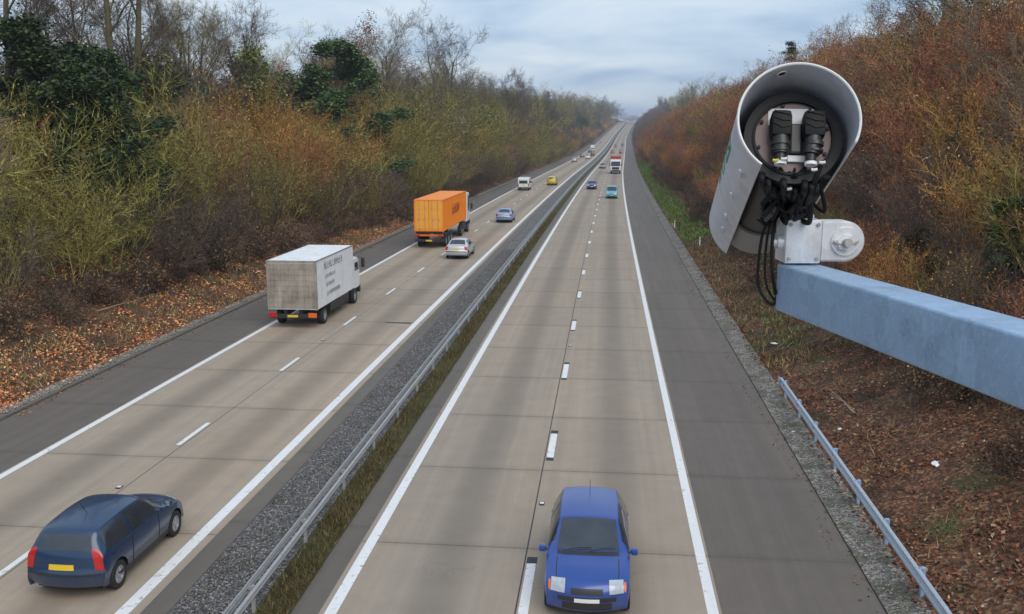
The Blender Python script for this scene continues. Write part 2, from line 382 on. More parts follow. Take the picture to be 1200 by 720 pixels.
for nm, o, w in (('edge_line_far_side', -16.42, .22), ('edge_line_median_away', -9.3, .28), ('edge_line_median_towards', -5.22, .24), ('edge_line_near_side', 2.28, .22)):
    strip(nm, [o-w/2, o+w/2], .009, M['paint'], -60, 1600)
def dashes(name, o, w, dark):
    V = []; F = []; VD = []; FD = []
    d = 27.85-9*8
    def q(V, F, o0, o1, a, b, z):
        i = len(V)
        V += [(float(rx_(a))+o0, a, float(rz_(a))+z), (float(rx_(a))+o1, a, float(rz_(a))+z), (float(rx_(b))+o1, b, float(rz_(b))+z), (float(rx_(b))+o0, b, float(rz_(b))+z)]
        F.append((i, i+1, i+2, i+3))
    while d < 900:
        q(V, F, o-w/2, o+w/2, d-2.2, d, .011)
        if dark:
            q(VD, FD, o-w/2-.015, o+w/2+.015, d, d+.32, .009); q(VD, FD, o-w/2-.01, o+w/2+.01, d-2.45, d-2.2, .009)
        d += 9
    m = MB(); m.v = V; m.f = F; m.build(name, M['paint'])['kind'] = 'structure'
    if dark:
        m = MB(); m.v = VD; m.f = FD; m.build('tar_patch', M['tar'])['kind'] = 'structure'
dashes('lane_line_away', -12.75, .15, False); dashes('lane_line_towards', -1.45, .2, True)
strip('joint_seal', [-1.62, -1.59], .008, M['tar'], -60, 400)
strip('joint_seal', [-12.62, -12.6], .008, M['tar'], -60, 400)
m = MB(); m.add([(-10.75, 44.4, .011), (-9.45, 44.3, .011), (-9.45, 44.62, .011), (-10.75, 44.6, .011)], [(0, 1, 2, 3)]); m.build('tar_patch', M['tar'])['kind'] = 'structure'

# reflecting road studs set in the lane lines
def stud():
    t = empty('road_stud')
    MB().box((-.065, -.1, 0), (.065, .1, .018), bev=.006).build('casing', M['trim'], t)
    MB().box((-.05, -.045, .012), (.05, .045, .03), bev=.006).build('reflector', M['plate_w'], t)
    return t
st = None
for o, lab, grp in ((-12.75, 'small black road stud between dashes of the far carriageway lane line', 'road studs on the far carriageway'), (-1.45, 'small black road stud between dashes of the near carriageway lane line', 'road studs on the near carriageway')):
    for k in range(9):
        d = 22.2+k*18
        c = st = stud() if st is None else copy_tree(st)
        p = Vector((float(rx_(d))+o, d, float(rz_(d))+.012)); c.location = p; tag(c, lab, 'road stud', grp)

# ------------------------------------------------------------------ loose ground cover (stuff)
def quads(name, C, size, mats, flat=.5, asp=.6, r=rng):
    n = len(C); N = r.normal(size=(n, 3)); N[:, 2] = np.abs(N[:, 2])+flat; N /= np.linalg.norm(N, axis=1)[:, None]
    A = np.cross(N, r.normal(size=(n, 3))); A /= np.linalg.norm(A, axis=1)[:, None]; B = np.cross(N, A)
    s = (size*(.6+.8*r.random(n)))[:, None]
    V = np.stack([C+A*s, C+B*s*asp, C-A*s, C-B*s*asp], 1); V[:, 0] += N*s*.25
    return np_mesh(name, V.reshape(-1, 3), np.arange(4*n).reshape(n, 4), mats)
M['litter'] = islands('fallen_leaves', [(0, (.06, .03, .02)), (.25, (.13, .05, .025)), (.45, (.33, .095, .03)), (.62, (.4, .16, .05)), (.8, (.42, .27, .12)), (.93, (.26, .06, .03)), (1, (.5, .4, .25))], .8)
M['litter_dark'] = islands('fallen_leaves_dark', [(0, (.045, .024, .018)), (.4, (.095, .036, .022)), (.7, (.17, .058, .028)), (.9, (.26, .1, .045)), (.98, (.3, .22, .13)), (1, (.5, .42, .3))], .8)
def scatter(name, n, o0, o1, d0, d1, pw, dz, size, mat, flat=.8, clump=True, seed=1):
    r = np.random.default_rng(seed)
    d = d0+(d1-d0)*r.random(n)**pw; o = o0+(o1-o0)*r.random(n)
    if clump:
        k = np.sin(o*1.9+d*.7)*np.sin(d*.41-o*1.1)+.5*np.sin(d*1.9+o*.8); keep = r.random(n) < np.clip(.55+.4*k, .08, 1); d = d[keep]; o = o[keep]
    nn = np.sin(o*1.7+d*.83)*np.sin(d*1.21-o*.6)+.6*np.sin(d*2.7+o*2.1); w = np.clip((np.maximum(o-6.6, -20.8-o))/2, 0, 1)
    C = np.stack([rx_(d)+o, d, rz_(d)+bank(o, d)+nn*.07*w+dz*r.random(len(d))], 1)
    ob = link(name, quads(name, C, size, mat, flat, .62, r)); ob['kind'] = 'stuff'
    return ob
scatter('leaf_litter', 85000, -20.15, -28.5, 28, 135, 1.5, .05, .06, M['litter'], seed=1)
scatter('leaf_litter', 60000, 6.25, 14, 15, 75, 1.5, .05, .05, M['litter_dark'], seed=2)
scatter('leaf_litter', 2500, -20.3, -19.2, 28, 120, 1.2, .02, .045, M['litter'], seed=3)
scatter('leaf_litter', 1500, 5.2, 6.3, 16, 70, 1.2, .02, .035, M['litter_dark'], seed=4)
def stones(name, n, o0, o1, d0, d1, zb, size, mat, seed):
    r = np.random.default_rng(seed); d = d0+(d1-d0)*r.random(n)**1.5; o = o0+(o1-o0)*r.random(n)
    C = np.stack([rx_(d)+o, d, rz_(d)+zb+size*.3*r.random(n)], 1)
    O = np.array([[1, 0, 0], [-1, 0, 0], [0, 1, 0], [0, -1, 0], [0, 0, 1], [0, 0, -1]], float)
    s = size*(.5+r.random((n, 6, 1))*.7)
    ang = r.random(n)*6.28; cs, sn = np.cos(ang), np.sin(ang); Rm = np.zeros((n, 3, 3)); Rm[:, 0, 0] = cs; Rm[:, 0, 1] = -sn; Rm[:, 1, 0] = sn; Rm[:, 1, 1] = cs; Rm[:, 2, 2] = .8
    V = C[:, None, :]+np.einsum('nij,nkj->nki', Rm, O[None]*s)
    T = np.array([[0, 2, 4], [2, 1, 4], [1, 3, 4], [3, 0, 4], [2, 0, 5], [1, 2, 5], [3, 1, 5], [0, 3, 5]])
    F = (np.arange(n)[:, None, None]*6+T[None]).reshape(-1, 3)
    ob = link(name, np_mesh(name, V.reshape(-1, 3), F, mat)); ob['kind'] = 'stuff'
M['stone'] = islands('grey_stones', [(0, (.035, .033, .033)), (.5, (.074, .07, .068)), (.88, (.12, .115, .112)), (1, (.22, .21, .2))], .8)
M['stone_warm'] = islands('roadside_stones', [(0, (.08, .07, .06)), (.5, (.17, .15, .13)), (1, (.4, .37, .33))], .85)
stones('gravel_stones', 16000, -8.36, -6.85, 15, 75, 0, .032, M['stone'], 1)
stones('gravel_stones', 5000, 5.86, 6.55, 15, 70, .07, .022, M['stone_warm'], 2)
stones('gravel_stones', 3500, -20.4, -19.9, 28, 110, .08, .03, M['stone_warm'], 3)
M['grass'] = islands('grass_blades', [(0, (.04, .036, .014)), (.4, (.095, .078, .032)), (.75, (.16, .125, .055)), (1, (.27, .21, .11))], .85)
M['green_grass'] = islands('green_grass_blades', [(0, (.038, .08, .015)), (.5, (.07, .145, .025)), (.85, (.11, .2, .04)), (1, (.2, .22, .08))], .85)
def blades(name, n, o0, o1, d0, d1, pw, hgt, wid, mat, seed, kind='stuff'):
    r = np.random.default_rng(seed); d = d0+(d1-d0)*r.random(n)**pw; o = o0+(o1-o0)*r.random(n)
    k = np.sin(o*2.3+d*.9)*np.sin(d*.61-o*1.7)+.4*np.sin(d*2.2); keep = r.random(n) < np.clip(.55+.5*k, .1, 1); d = d[keep]; o = o[keep]; n = len(d)
    C = np.stack([rx_(d)+o, d, rz_(d)+bank(o, d)], 1); hh = hgt*(.5+.9*r.random(n))
    L = np.stack([r.normal(size=n)*.5, r.normal(size=n)*.5, np.ones(n)], 1)*hh[:, None]; a = r.random(n)*3.14
    Wd = np.stack([np.cos(a), np.sin(a), np.zeros(n)], 1)*wid
    V = np.stack([C-Wd, C+Wd, C+L+Wd*.15, C+L-Wd*.15], 1)
    ob = link(name, np_mesh(name, V.reshape(-1, 3), np.arange(4*n).reshape(n, 4), mat)); ob['kind'] = kind
blades('median_grass', 34000, -6.72, -6.02, 15, 110, 1.5, .13, .012, M['grass'], 1)
blades('verge_grass', 13000, 6.7, 9.0, 80, 330, 1.2, .3, .05, M['green_grass'], 2)
blades('verge_grass', 9000, 6.6, 9.6, 84, 420, 1.1, .3, .05, M['grass'], 7)
blades('verge_grass', 9000, 6.6, 9.4, 36, 90, 1.1, .2, .025, M['grass'], 3)
blades('verge_grass', 1300, 7.6, 9.6, 38, 52, 1.0, .18, .02, M['green_grass'], 6)
blades('verge_grass', 9000, -24, -20.6, 30, 110, 1.3, .2, .02, M['grass'], 4)
blades('verge_grass', 4500, 6.6, 13, 15, 60, 1.3, .2, .012, M['grass'], 5)

# ------------------------------------------------------------------ safety barriers
def w_profile(side):
    """corrugated beam section in (across, up); side = +1 faces +x"""
    p = [(0, .0), (.045, .035), (.05, .085), (.012, .125), (.0, .155), (.012, .185), (.05, .225), (.045, .275), (0, .31)]
    out = [(side*a, b) for a, b in p]; inn = [(side*(a-.012), b) for a, b in reversed(p)]
    return out+inn
def rail_mesh(o, side, d0, d1, z0, dips=None):
    D = [d0]+[float(d) for d in DL if d0 < d < d1]+[d1]; prof = w_profile(side); n = len(prof); vs = []; fs = []
    for d in D:
        x = float(rx_(d)); z = float(rz_(d))+z0+(dips(d) if dips else 0)
        vs += [(x+o+a, d, z+b) for a, b in prof]
    for i in range(len(D)-1):
        fs += [(i*n+k, i*n+(k+1) % n, (i+1)*n+(k+1) % n, (i+1)*n+k) for k in range(n)]
    fs += [tuple(range(n)), tuple((len(D)-1)*n+k for k in reversed(range(n)))]
    m = MB(); m.v = vs; m.f = fs; return m
cb = empty('safety_barrier', (-6.72, 15, 0)); tag(cb, 'long double-sided steel crash barrier on posts along the central reservation', 'crash barrier')
def rel(m, o):
    l = o.location; m.v = [(a-l.x, b-l.y, c-l.z) for a, b, c in m.v]; return m
_wp = w_profile
def w_profile(side): return [(a*1.0, b*.5) for a, b in _wp(side)]
rel(rail_mesh(-6.72+.095, 1, -40, 1400, .47), cb).build('rail', M['rail'], cb, smooth=30)
rel(rail_mesh(-6.72-.095, -1, -40, 1400, .47), cb).build('rail', M['rail'], cb, smooth=30)
w_profile = _wp
pm = MB()
pm.box((-.035, -.03, -.1), (.035, .03, .585)); pm.box((-.094, -.03, .5), (.094, .03, .56))
pme = pm.mesh('barrier_post', M['rail_old'])
for k in range(98):
    d = 13.0+k*3.2; link('post', pme, cb, Vector((float(rx_(d))-6.72, d, float(rz_(d))))-cb.location)
far_posts = MB()
for k in range(98, 330):
    d = 13.0+k*3.2; x = float(rx_(d))-6.72; z = float(rz_(d)); far_posts.box((x-.045, d-.03, z), (x+.045, d+.03, z+.6))
o = rel(far_posts, cb).build('post_row', M['rail_old'], cb); o['kind'] = 'stuff'
rb = empty('roadside_barrier', (6.42, 20, .1)); tag(rb, 'short bright steel crash barrier beside the near hard shoulder, starting on the leafy verge', 'crash barrier')
rel(rail_mesh(6.42, -1, -12, 32.9, .4), rb).build('rail', M['rail_blue'], rb, smooth=30)
pm = MB(); pm.box((-.035, -.05, -.15), (.035, .05, .66)); pm.box((-.1, -.04, .45), (-.035, .04, .65)); pm2 = pm.mesh('roadside_post', M['galv'])
for k in range(14):
    d = 32.4-k*2.4; link('post', pm2, rb, Vector((6.42+.11, d, .06))-rb.location)
MB().box((-.06, -.01, 0), (.02, .025, .31), bev=.004).build('end_plate', M['galv'], rb, Vector((6.42, 32.9, .4))-rb.location)

# ------------------------------------------------------------------ vegetation
def unit(v):
    l = math.sqrt(v[0]*v[0]+v[1]*v[1]+v[2]*v[2]) or 1; return (v[0]/l, v[1]/l, v[2]/l)
class Plant:
    def __init__(s, seed): s.r = random.Random(seed); s.segs = []; s.tips = []
    def grow(s, p, d, L, r, lev, P):
        R_ = s.r; n = P['n'][lev]; st = L/n; kn = P['kids'][lev] if lev < len(P['kids']) else 0
        wob = P['wob'][lev]; up = P['up'][lev]; start = P['start'][lev] if lev < len(P['start']) else .2
        taper = P.get('taper', .7); nodes = []
        for i in range(n):
            d = unit((d[0]+R_.gauss(0, wob), d[1]+R_.gauss(0, wob), d[2]+R_.gauss(0, wob)+up))
            q = (p[0]+d[0]*st, p[1]+d[1]*st, p[2]+d[2]*st); ra = r*(1-taper*i/n); rb_ = r*(1-taper*(i+1)/n)
            s.segs.append((p, q, ra, rb_, lev)); nodes.append((p, q, d, rb_)); p = q
        s.tips.append((p, lev))
        for k in range(kn):
            f = start+(1-start)*((k+R_.random())/kn); i = min(n-1, int(f*n)); a, b, dd, rr = nodes[i]; t = f*n-i
            o = tuple(a[j]+(b[j]-a[j])*t for j in range(3))
            ang = R_.gauss(P['ang'][lev], .16); az = R_.random()*6.283
            e = (dd[1], -dd[0], .01) if abs(dd[2]) < .99 else (1, 0, 0); e = unit(e); g = (dd[1]*e[2]-dd[2]*e[1], dd[2]*e[0]-dd[0]*e[2], dd[0]*e[1]-dd[1]*e[0])
            sa, ca = math.sin(ang), math.cos(ang); c1, s1 = math.cos(az), math.sin(az)
            nd = unit(tuple(dd[j]*ca+sa*(e[j]*c1+g[j]*s1) for j in range(3)))
            s.grow(o, nd, L*P['len'][lev]*R_.uniform(.65, 1.15)*(1-.35*f*P.get('conic', 1)), max(P['rmin'], rr*P['rad'][lev]), lev+1, P)
def tubes(name, segs, mat, sides=3):
    a = np.array([s[0] for s in segs]); b = np.array([s[1] for s in segs]); r0 = np.array([s[2] for s in segs])[:, None]; r1 = np.array([s[3] for s in segs])[:, None]
    d = b-a; d /= np.maximum(np.linalg.norm(d, axis=1), 1e-6)[:, None]
    h = np.where(np.abs(d[:, 2:3]) < .9, np.array([[0, 0, 1.]]), np.array([[1., 0, 0]])); x = np.cross(d, h); x /= np.linalg.norm(x, axis=1)[:, None]; y = np.cross(d, x)
    n = len(a); V = np.zeros((n, 2*sides, 3))
    for k in range(sides):
        t = 2*math.pi*k/sides; e = x*math.cos(t)+y*math.sin(t); V[:, k] = a+e*r0; V[:, sides+k] = b+e*r1
    T = np.array([[k, (k+1) % sides, sides+(k+1) % sides, sides+k] for k in range(sides)])
    F = (np.arange(n)[:, None, None]*2*sides+T[None]).reshape(-1, 4)
    return np_mesh(name, V.reshape(-1, 3), F, mat, smooth=sides > 4)
M['bark'] = plain('bark', (.085, .068, .05), .9, var=.4, scale=3); M['bark_green'] = plain('mossy_bark', (.13, .115, .06), .9, var=.4, scale=2)
M['bark_pale'] = plain('pale_bark', (.3, .25, .18), .85, var=.3, scale=3)
M['tw_grey'] = islands('grey_brown_twigs', [(0, (.045, .034, .028)), (.5, (.09, .068, .055)), (1, (.16, .122, .096))], .85, .02)
M['tw_dark'] = islands('dark_twigs', [(0, (.032, .025, .02)), (.6, (.075, .058, .045)), (1, (.14, .11, .085))], .85, .02)
M['tw_olive'] = islands('olive_twigs', [(0, (.045, .042, .014)), (.35, (.13, .118, .03)), (.75, (.25, .22, .055)), (1, (.4, .34, .12))], .85, .03)
M['tw_gold'] = islands('golden_twigs', [(0, (.11, .055, .02)), (.4, (.28, .14, .036)), (.8, (.42, .225, .06)), (1, (.48, .3, .12))], .85, .03)
M['tw_rust'] = islands('rusty_twigs', [(0, (.05, .026, .02)), (.4, (.155, .066, .038)), (.75, (.26, .105, .05)), (1, (.4, .22, .11))], .85, .03)
M['lf_olive'] = islands('olive_leaves', [(0, (.05, .05, .015)), (.5, (.13, .115, .03)), (.85, (.22, .185, .05)), (1, (.28, .22, .09))], .8, .04)
M['lf_gold'] = islands('golden_leaves', [(0, (.16, .08, .02)), (.5, (.32, .17, .04)), (1, (.42, .27, .09))], .8, .03)
M['lf_rust'] = islands('rusty_leaves', [(0, (.075, .03, .018)), (.45, (.22, .065, .028)), (.85, (.36, .115, .035)), (1, (.4, .19, .07))], .8, .04)
M['lf_brown'] = islands('brown_leaves', [(0, (.04, .025, .016)), (.6, (.1, .06, .035)), (1, (.18, .11, .06))], .85, .04)
M['lf_ivy'] = islands('ivy_leaves', [(0, (.012, .026, .01)), (.5, (.03, .058, .018)), (.9, (.055, .09, .026)), (1, (.1, .12, .04))], .62, .03)
M['lf_ivy_yellow'] = islands('ivy_leaves_yellowish', [(0, (.03, .045, .012)), (.5, (.075, .095, .02)), (1, (.15, .15, .04))], .55, .03)  # yellower leaf tones than the other ivy

PROTO = {}
def leaf_cloud(name, pl, n, levs, sig, size, mat, seed, zmin=0):
    r = np.random.default_rng(seed); T = np.array([t[0] for t in pl.tips if t[1] in levs])
    C = T[r.integers(0, len(T), n)]+r.normal(size=(n, 3))*sig; C = C[C[:, 2] > zmin]
    return quads(name, C, size, mat, .15, .65, r)
def shrub(kind, seed, h, nst, spread, twig, leaf, nleaf, lsize, fine=11, lean=.25, thick=.05):
    pl = Plant(seed); r = pl.r
    P = dict(n=[6, 4, 3], kids=[fine, 8, 0], wob=[.07, .16, .2], up=[.03, .06, .05], start=[.2, .15, .2], ang=[.6, .7, .7], len=[.46, .45, .5], rad=[.55, .6, .6], rmin=.0105, conic=.5)
    for k in range(nst):
        a = r.random()*6.283; f = math.sqrt((k+.5)/nst); L = h*r.uniform(.85, 1.05)*(1-.22*f)
        pl.grow((spread*.35*f*math.cos(a), spread*.35*f*math.sin(a), -.3), unit((math.cos(a)*lean*f*1.6, math.sin(a)*lean*f*1.6, 1)), L, thick*r.uniform(.5, 1), 0, P)
    me = tubes(kind+'_stems', pl.segs, twig)
    lm = leaf_cloud(kind+'_leaves', pl, nleaf, (1, 2), .16, lsize, leaf, seed) if nleaf else None
    return me, lm
def reg(kind, *protos): PROTO[kind] = list(protos)
reg('olive_shrub', *[shrub('olive_shrub', 10+k, 5.6, 17, 2.6, M['tw_olive'], M['lf_olive'], 1700, .046, lean=.5) for k in range(4)])
reg('golden_shrub', *[shrub('golden_shrub', 20+k, 5.8, 18, 2.2, M['tw_gold'], M['lf_gold'], 1300, .045, lean=.36, thick=.035) for k in range(3)])
reg('brown_thicket', *[shrub('brown_thicket', 30+k, 4.6, 17, 2.6, M['tw_grey'], M['lf_brown'], 900, .05, lean=.6) for k in range(3)])
reg('dark_bramble', *[shrub('dark_bramble', 40+k, 2.2, 18, 2.0, M['tw_dark'], M['lf_brown'], 1500, .06, fine=8, lean=1.0, thick=.02) for k in range(2)])
reg('rusty_shrub', *[shrub('rusty_shrub', 50+k, 5.6, 17, 2.3, M['tw_rust'], M['lf_rust'], 1250, .045, lean=.34, thick=.035) for k in range(4)])
reg('rusty_brown_shrub', *[shrub('rusty_brown_shrub', 60+k, 5.0, 17, 2.4, M['tw_grey'], M['lf_rust'], 750, .045, lean=.45, thick=.035) for k in range(3)])
reg('green_brown_shrub', *[shrub('green_brown_shrub', 70+k, 5.6, 13, 2.2, M['tw_olive'], M['lf_brown'], 1200, .06, lean=.28, thick=.045) for k in range(2)])

def bare_tree(seed, h, crown_w=.42, twig='tw_grey', limbs=9, forks=1, trunk_r=.28, low=.3):
    pl = Plant(seed); r = pl.r
    P = dict(n=[9, 6, 5, 4, 3], kids=[limbs, 8, 8, 6, 0], wob=[.05, .12, .16, .2, .22], up=[.06, .07, .05, .03, .02], start=[low, .25, .2, .15, .1],
             ang=[.75, .7, .65, .65, .6], len=[crown_w, .55, .5, .52, .5], rad=[.5, .55, .55, .6, .6], rmin=.011, conic=.5, taper=.75)
    for k in range(forks):
        a = r.random()*6.28; t = .0 if forks == 1 else .16
        pl.grow((0, 0, -.5), unit((t*math.cos(a+k*3), t*math.sin(a+k*3), 1)), h*r.uniform(.86, 1), trunk_r, 0, P)
    big = [s for s in pl.segs if s[4] <= 1]; small = [s for s in pl.segs if s[4] > 1]
    return pl, tubes('trunk', big, M['bark'], 6), tubes('crown', small, M[twig], 3)
def ivy_sleeve(pl, n, seed, z0, z1, rad, size, mat):
    """ivy leaves climbing the trunk and the lower limbs"""
    r = np.random.default_rng(seed); sg = [s for s in pl.segs if s[4] <= 1 and z0 < s[0][2] < z1]
    A = np.array([s[0] for s in sg]); B = np.array([s[1] for s in sg]); i = r.integers(0, len(sg), n)
    C = A[i]+(B[i]-A[i])*r.random((n, 1)); lump = .6+.5*np.sin(C[:, 2]*1.3+seed)+.25*np.sin(C[:, 2]*3.1)
    C = C+r.normal(size=(n, 3))*(rad*np.clip(lump, .25, 1.3))[:, None]
    return quads('ivy', C, size, mat, .1, .75, r)
TREE = {}
TREE['bare_tree'] = [bare_tree(101, 15, .5, 'tw_grey', 11), bare_tree(102, 17, .44, 'tw_grey', 12), bare_tree(103, 13, .58, 'tw_dark', 11), bare_tree(104, 16, .48, 'tw_olive', 11)]
def clothed(seed, h, twig, leaf, n, size, cw=.42, sig=.35):
    pl, t, c = bare_tree(seed, h, cw, twig); return pl, t, c, leaf_cloud('leaves', pl, n, (2, 3), sig, size, leaf, seed)
TREE['russet_tree'] = [clothed(111, 12, 'tw_rust', M['lf_rust'], 7000, .09), clothed(112, 14, 'tw_rust', M['lf_brown'], 7000, .09)]
def ivy_tree(seed, h, z1, rad, mat):
    pl, t, c = bare_tree(seed, h, .36, 'tw_dark', 8); return pl, t, c, ivy_sleeve(pl, 7000, seed, .3, z1, rad, .13, mat)
TREE['ivy_tree'] = [ivy_tree(121, 15, 11, .75, M['lf_ivy']), ivy_tree(122, 16, 12.5, .6, M['lf_ivy_yellow'])]
def evergreen(seed, h, w, n, mat, cone=False):
    pl = Plant(seed)
    P = dict(n=[9, 5, 4, 3], kids=[34 if not cone else 44, 9, 6, 0], wob=[.03, .1, .16, .2], up=[.04, .02 if not cone else -.02, .0, 0], start=[.08, .2, .2, .1], ang=[1.15, .7, .6, .6],
             len=[w, .5, .5, .5], rad=[.35, .5, .6, .6], rmin=.012, conic=1.9 if not cone else 2.4, taper=.85)
    pl.grow((0, 0, -.4), (0, 0, 1), h, .24, 0, P)
    return pl, tubes('trunk', [s for s in pl.segs if s[4] == 0], M['bark'], 6), tubes('crown', [s for s in pl.segs if s[4] > 0], M['tw_dark'], 3), leaf_cloud('foliage', pl, n, (1, 2, 3), .2, .085, mat, seed)
TREE['evergreen_tree'] = [evergreen(131, 11,   .42, 44000, M['lf_ivy']), evergreen(132, 13,  .34, 44000, M['lf_ivy'])]
TREE['conifer'] = [evergreen(141, 17, .3, 14000, M['lf_ivy'], True)]

def sapling(seed, h):
    pl, t, c = bare_tree(seed, h, .4, 'tw_tan', 12, 1, .075, .2); t.materials[0] = M['bark_pale']; return pl, t, c
M['tw_tan'] = islands('tan_twigs', [(0, (.08, .06, .04)), (.5, (.17, .13, .085)), (1, (.3, .235, .16))], .85, .02)
TREE['sapling'] = [sapling(161, 6.5), sapling(162, 7.5)]
def in_view(p, margin=90):
    """is this place inside, or a little outside, what the photograph can see?"""
    x, y, z = p[0], p[1], p[2]-EYE; cy, sy = math.cos(YAW), math.sin(YAW)
    a = x*cy+y*sy; b = -x*sy+y*cy
    if b < 5: return False
    return -600-margin-3500/b < 1101*a/b < 600+margin+3500/b
GROUP = {}
def plant_shrub(kind, o, d, sc, label, cat, group, rr, tilt=.12):
    p = at(o, d, -.1)
    if not in_view(p): return
    ms, ml = PROTO[kind][rr.randrange(len(PROTO[kind]))]
    ob = link(kind, ms, None, p); ob.rotation_euler = (rr.gauss(0, tilt), rr.gauss(0, tilt), rr.random()*6.283)
    k = sc*rr.uniform(.82, 1.15); ob.scale = (k*rr.uniform(.9, 1.2), k*rr.uniform(.9, 1.2), k)
    tag(ob, label, cat, group)
    if ml: link('leaves', ml, ob)
    return ob
def plant_tree(kind, o, d, sc, label, cat, group, rr, var=None, wide=1.0, loc=None, rz=None):
    p = at(o, d, -.15) if loc is None else Vector(loc)
    if not in_view(p): return
    pr = TREE[kind][rr.randrange(len(TREE[kind])) if var is None else var]
    ob = empty(kind, p, rr.random()*6.283 if rz is None else rz); k = sc*rr.uniform(.9, 1.1) if var is None else sc; ob.scale = (k*wide, k*wide, k*(rr.uniform(.92, 1.1) if var is None else 1))
    tag(ob, label, cat, group)
    link('trunk', pr[1], ob); link('crown', pr[2], ob)
    if len(pr) > 3: link('ivy' if kind == 'ivy_tree' else 'leaves', pr[3], ob)
    return ob
rr = random.Random(5)
# --- left bank: brambles at the edge of the leaf litter, shrubs in rising rows, trees behind
LB = {'olive_shrub': ('leafless olive green shrub in the thicket on the left bank', 'olive shrubs on the left bank'),
      'golden_shrub': ('golden twigged shrub glowing in the thicket on the left bank', 'golden shrubs on the left bank'),
      'brown_thicket': ('grey brown leafless bush in the thicket on the left bank', 'grey brown bushes on the left bank'),
      'dark_bramble': ('low dark bramble at the foot of the left bank thicket', 'brambles on the left bank'),
      'green_brown_shrub': ('upright mossy stemmed shrub in the thicket on the left bank', 'mossy shrubs on the left bank'),
      'rusty_shrub': ('rusty leaved shrub in the thicket on the left bank', 'rusty shrubs on the left bank')}
def left_kind(d, row):
    g = .5+.5*math.sin(d*.083+row*.7+1.1); x = rr.random()
    if row == 0: return 'brown_thicket' if x < .45 else 'olive_shrub' if x < .85 else 'green_brown_shrub'
    if 66 < d < 112 and row >= 1: return 'golden_shrub' if x < .42+.4*math.sin(d*.31+row*.5) else 'olive_shrub' if x < .84 else 'rusty_shrub'
    if d >= 112: return 'golden_shrub' if x < .18 else 'olive_shrub' if x < .5 else 'brown_thicket' if x < .8 else 'green_brown_shrub'
    return 'olive_shrub' if x < .5+.2*g else 'brown_thicket' if x < .82 else 'green_brown_shrub' if x < .93 else 'golden_shrub'
def edge(d): return float(np.interp(d, [30, 60, 100, 150], [-25.2, -24.6, -22.6, -21.8]))
d = 28.0
while d < 150:
    plant_shrub('dark_bramble', edge(d)+rr.uniform(-.8, .5), d, rr.uniform(.6, 1.0), *LB['dark_bramble'][:1], 'bramble', LB['dark_bramble'][1], rr); d += rr.uniform(1.3, 2.6)
for row, (do, sc) in enumerate(((-2.2, 1.05), (-5.4, 1.4), (-9.0, 1.55))):
    d = 26+row*1.3
    while d < 150:
        k = left_kind(d, row); plant_shrub(k, edge(d)+do+rr.uniform(-.9, .9), d+rr.uniform(-.6, .6), sc*(1 if d > 50 else .92), LB[k][0], 'shrub', LB[k][1], rr); d += rr.uniform(2.8, 4.6)
for row, (o, sc) in enumerate(((-22.5, 1.0), (-25.5, 1.3), (-29.5, 1.55))):
    d = 150+row*1.7
    while d < 420:
        k = left_kind(d, row); plant_shrub(k, o+rr.uniform(-.9, .9), d, sc, LB[k][0], 'shrub', LB[k][1], rr); d += rr.uniform(4, 6)
for o, sc in ((-22.5, 1.1), (-27, 1.5)):
    d = 420.0
    while d < 1250:
        k = 'brown_thicket' if rr.random() < .75 else 'golden_shrub'; plant_shrub(k, o+rr.uniform(-1, 1), d, sc, LB[k][0], 'shrub', LB[k][1], rr); d += rr.uniform(9, 14)
# --- hero trees on the left
CLEAR = ((-33, 38, 62, -41), (-33, 98, 122, -41))       # keep the wood from hiding the two dark evergreens
plant_tree('evergreen_tree', -31.6, 52, 1.12, 'broad dark evergreen holly at the far left behind the olive shrubs', 'evergreen tree', None, rr, 0, 1.5)
plant_tree('evergreen_tree', -35, 62, .85, 'smaller dark evergreen just right of the broad holly', 'evergreen tree', None, rr, 1, 1.4)
TW = bare_tree(151, 22, .3, 'tw_dark', 9, 2, .42, .35)
twin = empty('twin_trunk_tree', at(-37.8, 70, -.15), 1.2); tag(twin, 'tall bare tree with two thick mossy trunks rising out of the top of the picture', 'bare tree')
link('trunk', TW[1], twin); link('crown', TW[2], twin); TW[1].materials[0] = M['bark_green']
link('ivy', ivy_sleeve(TW[0], 2500, 9, .3, 9, .3, .1, M['lf_ivy_yellow']), twin)
plant_tree('bare_tree', -35.6, 53, 1.15, 'bare tree trunk at the very left edge of the picture', 'bare tree', None, rr, 1)
plant_tree('ivy_tree', -34, 89, 1.02, 'slim tree sleeved in yellowish green ivy with bare twigs on top', 'ivy tree', None, rr, 1)
plant_tree('evergreen_tree', -31.2, 106, 1.28, 'tall dark ivy covered tree standing above the orange lorry', 'ivy tree', None, rr, 1, 1.75)
plant_tree('russet_tree', -32, 116, 1.05, 'reddish brown leaved tree beside the tall dark ivy tree', 'beech tree', None, rr, 1)
plant_tree('ivy_tree', -35, 133, 1.15, 'dark tree with tufts of ivy and thin bare crown right of the dark ivy tree', 'ivy tree', None, rr, 0)
for i, (o, d, sc, lab) in enumerate(((-36, 205, 1.75, 'big round crowned bare oak on the left skyline'), (-40, 222, 1.8, 'twin of the big round bare oak, with a reddish crown'))):
    plant_tree('bare_tree', o, d, sc, lab, 'bare tree', None, rr, (2, 0)[i])
for o, d, sc in ((-33, 60, 1.15), (-30.5, 50, .95), (-31.5, 68, 1.0), (-33.5, 84, 1.1), (-31, 98, 1.1), (-30.5, 106, 1.0), (-29.5, 41, .9), (-33, 73, 1.05)):
    plant_tree('sapling', o, d, sc, 'pale stemmed bare sapling among the shrubs of the left bank', 'sapling', 'pale saplings on the left bank', rr)
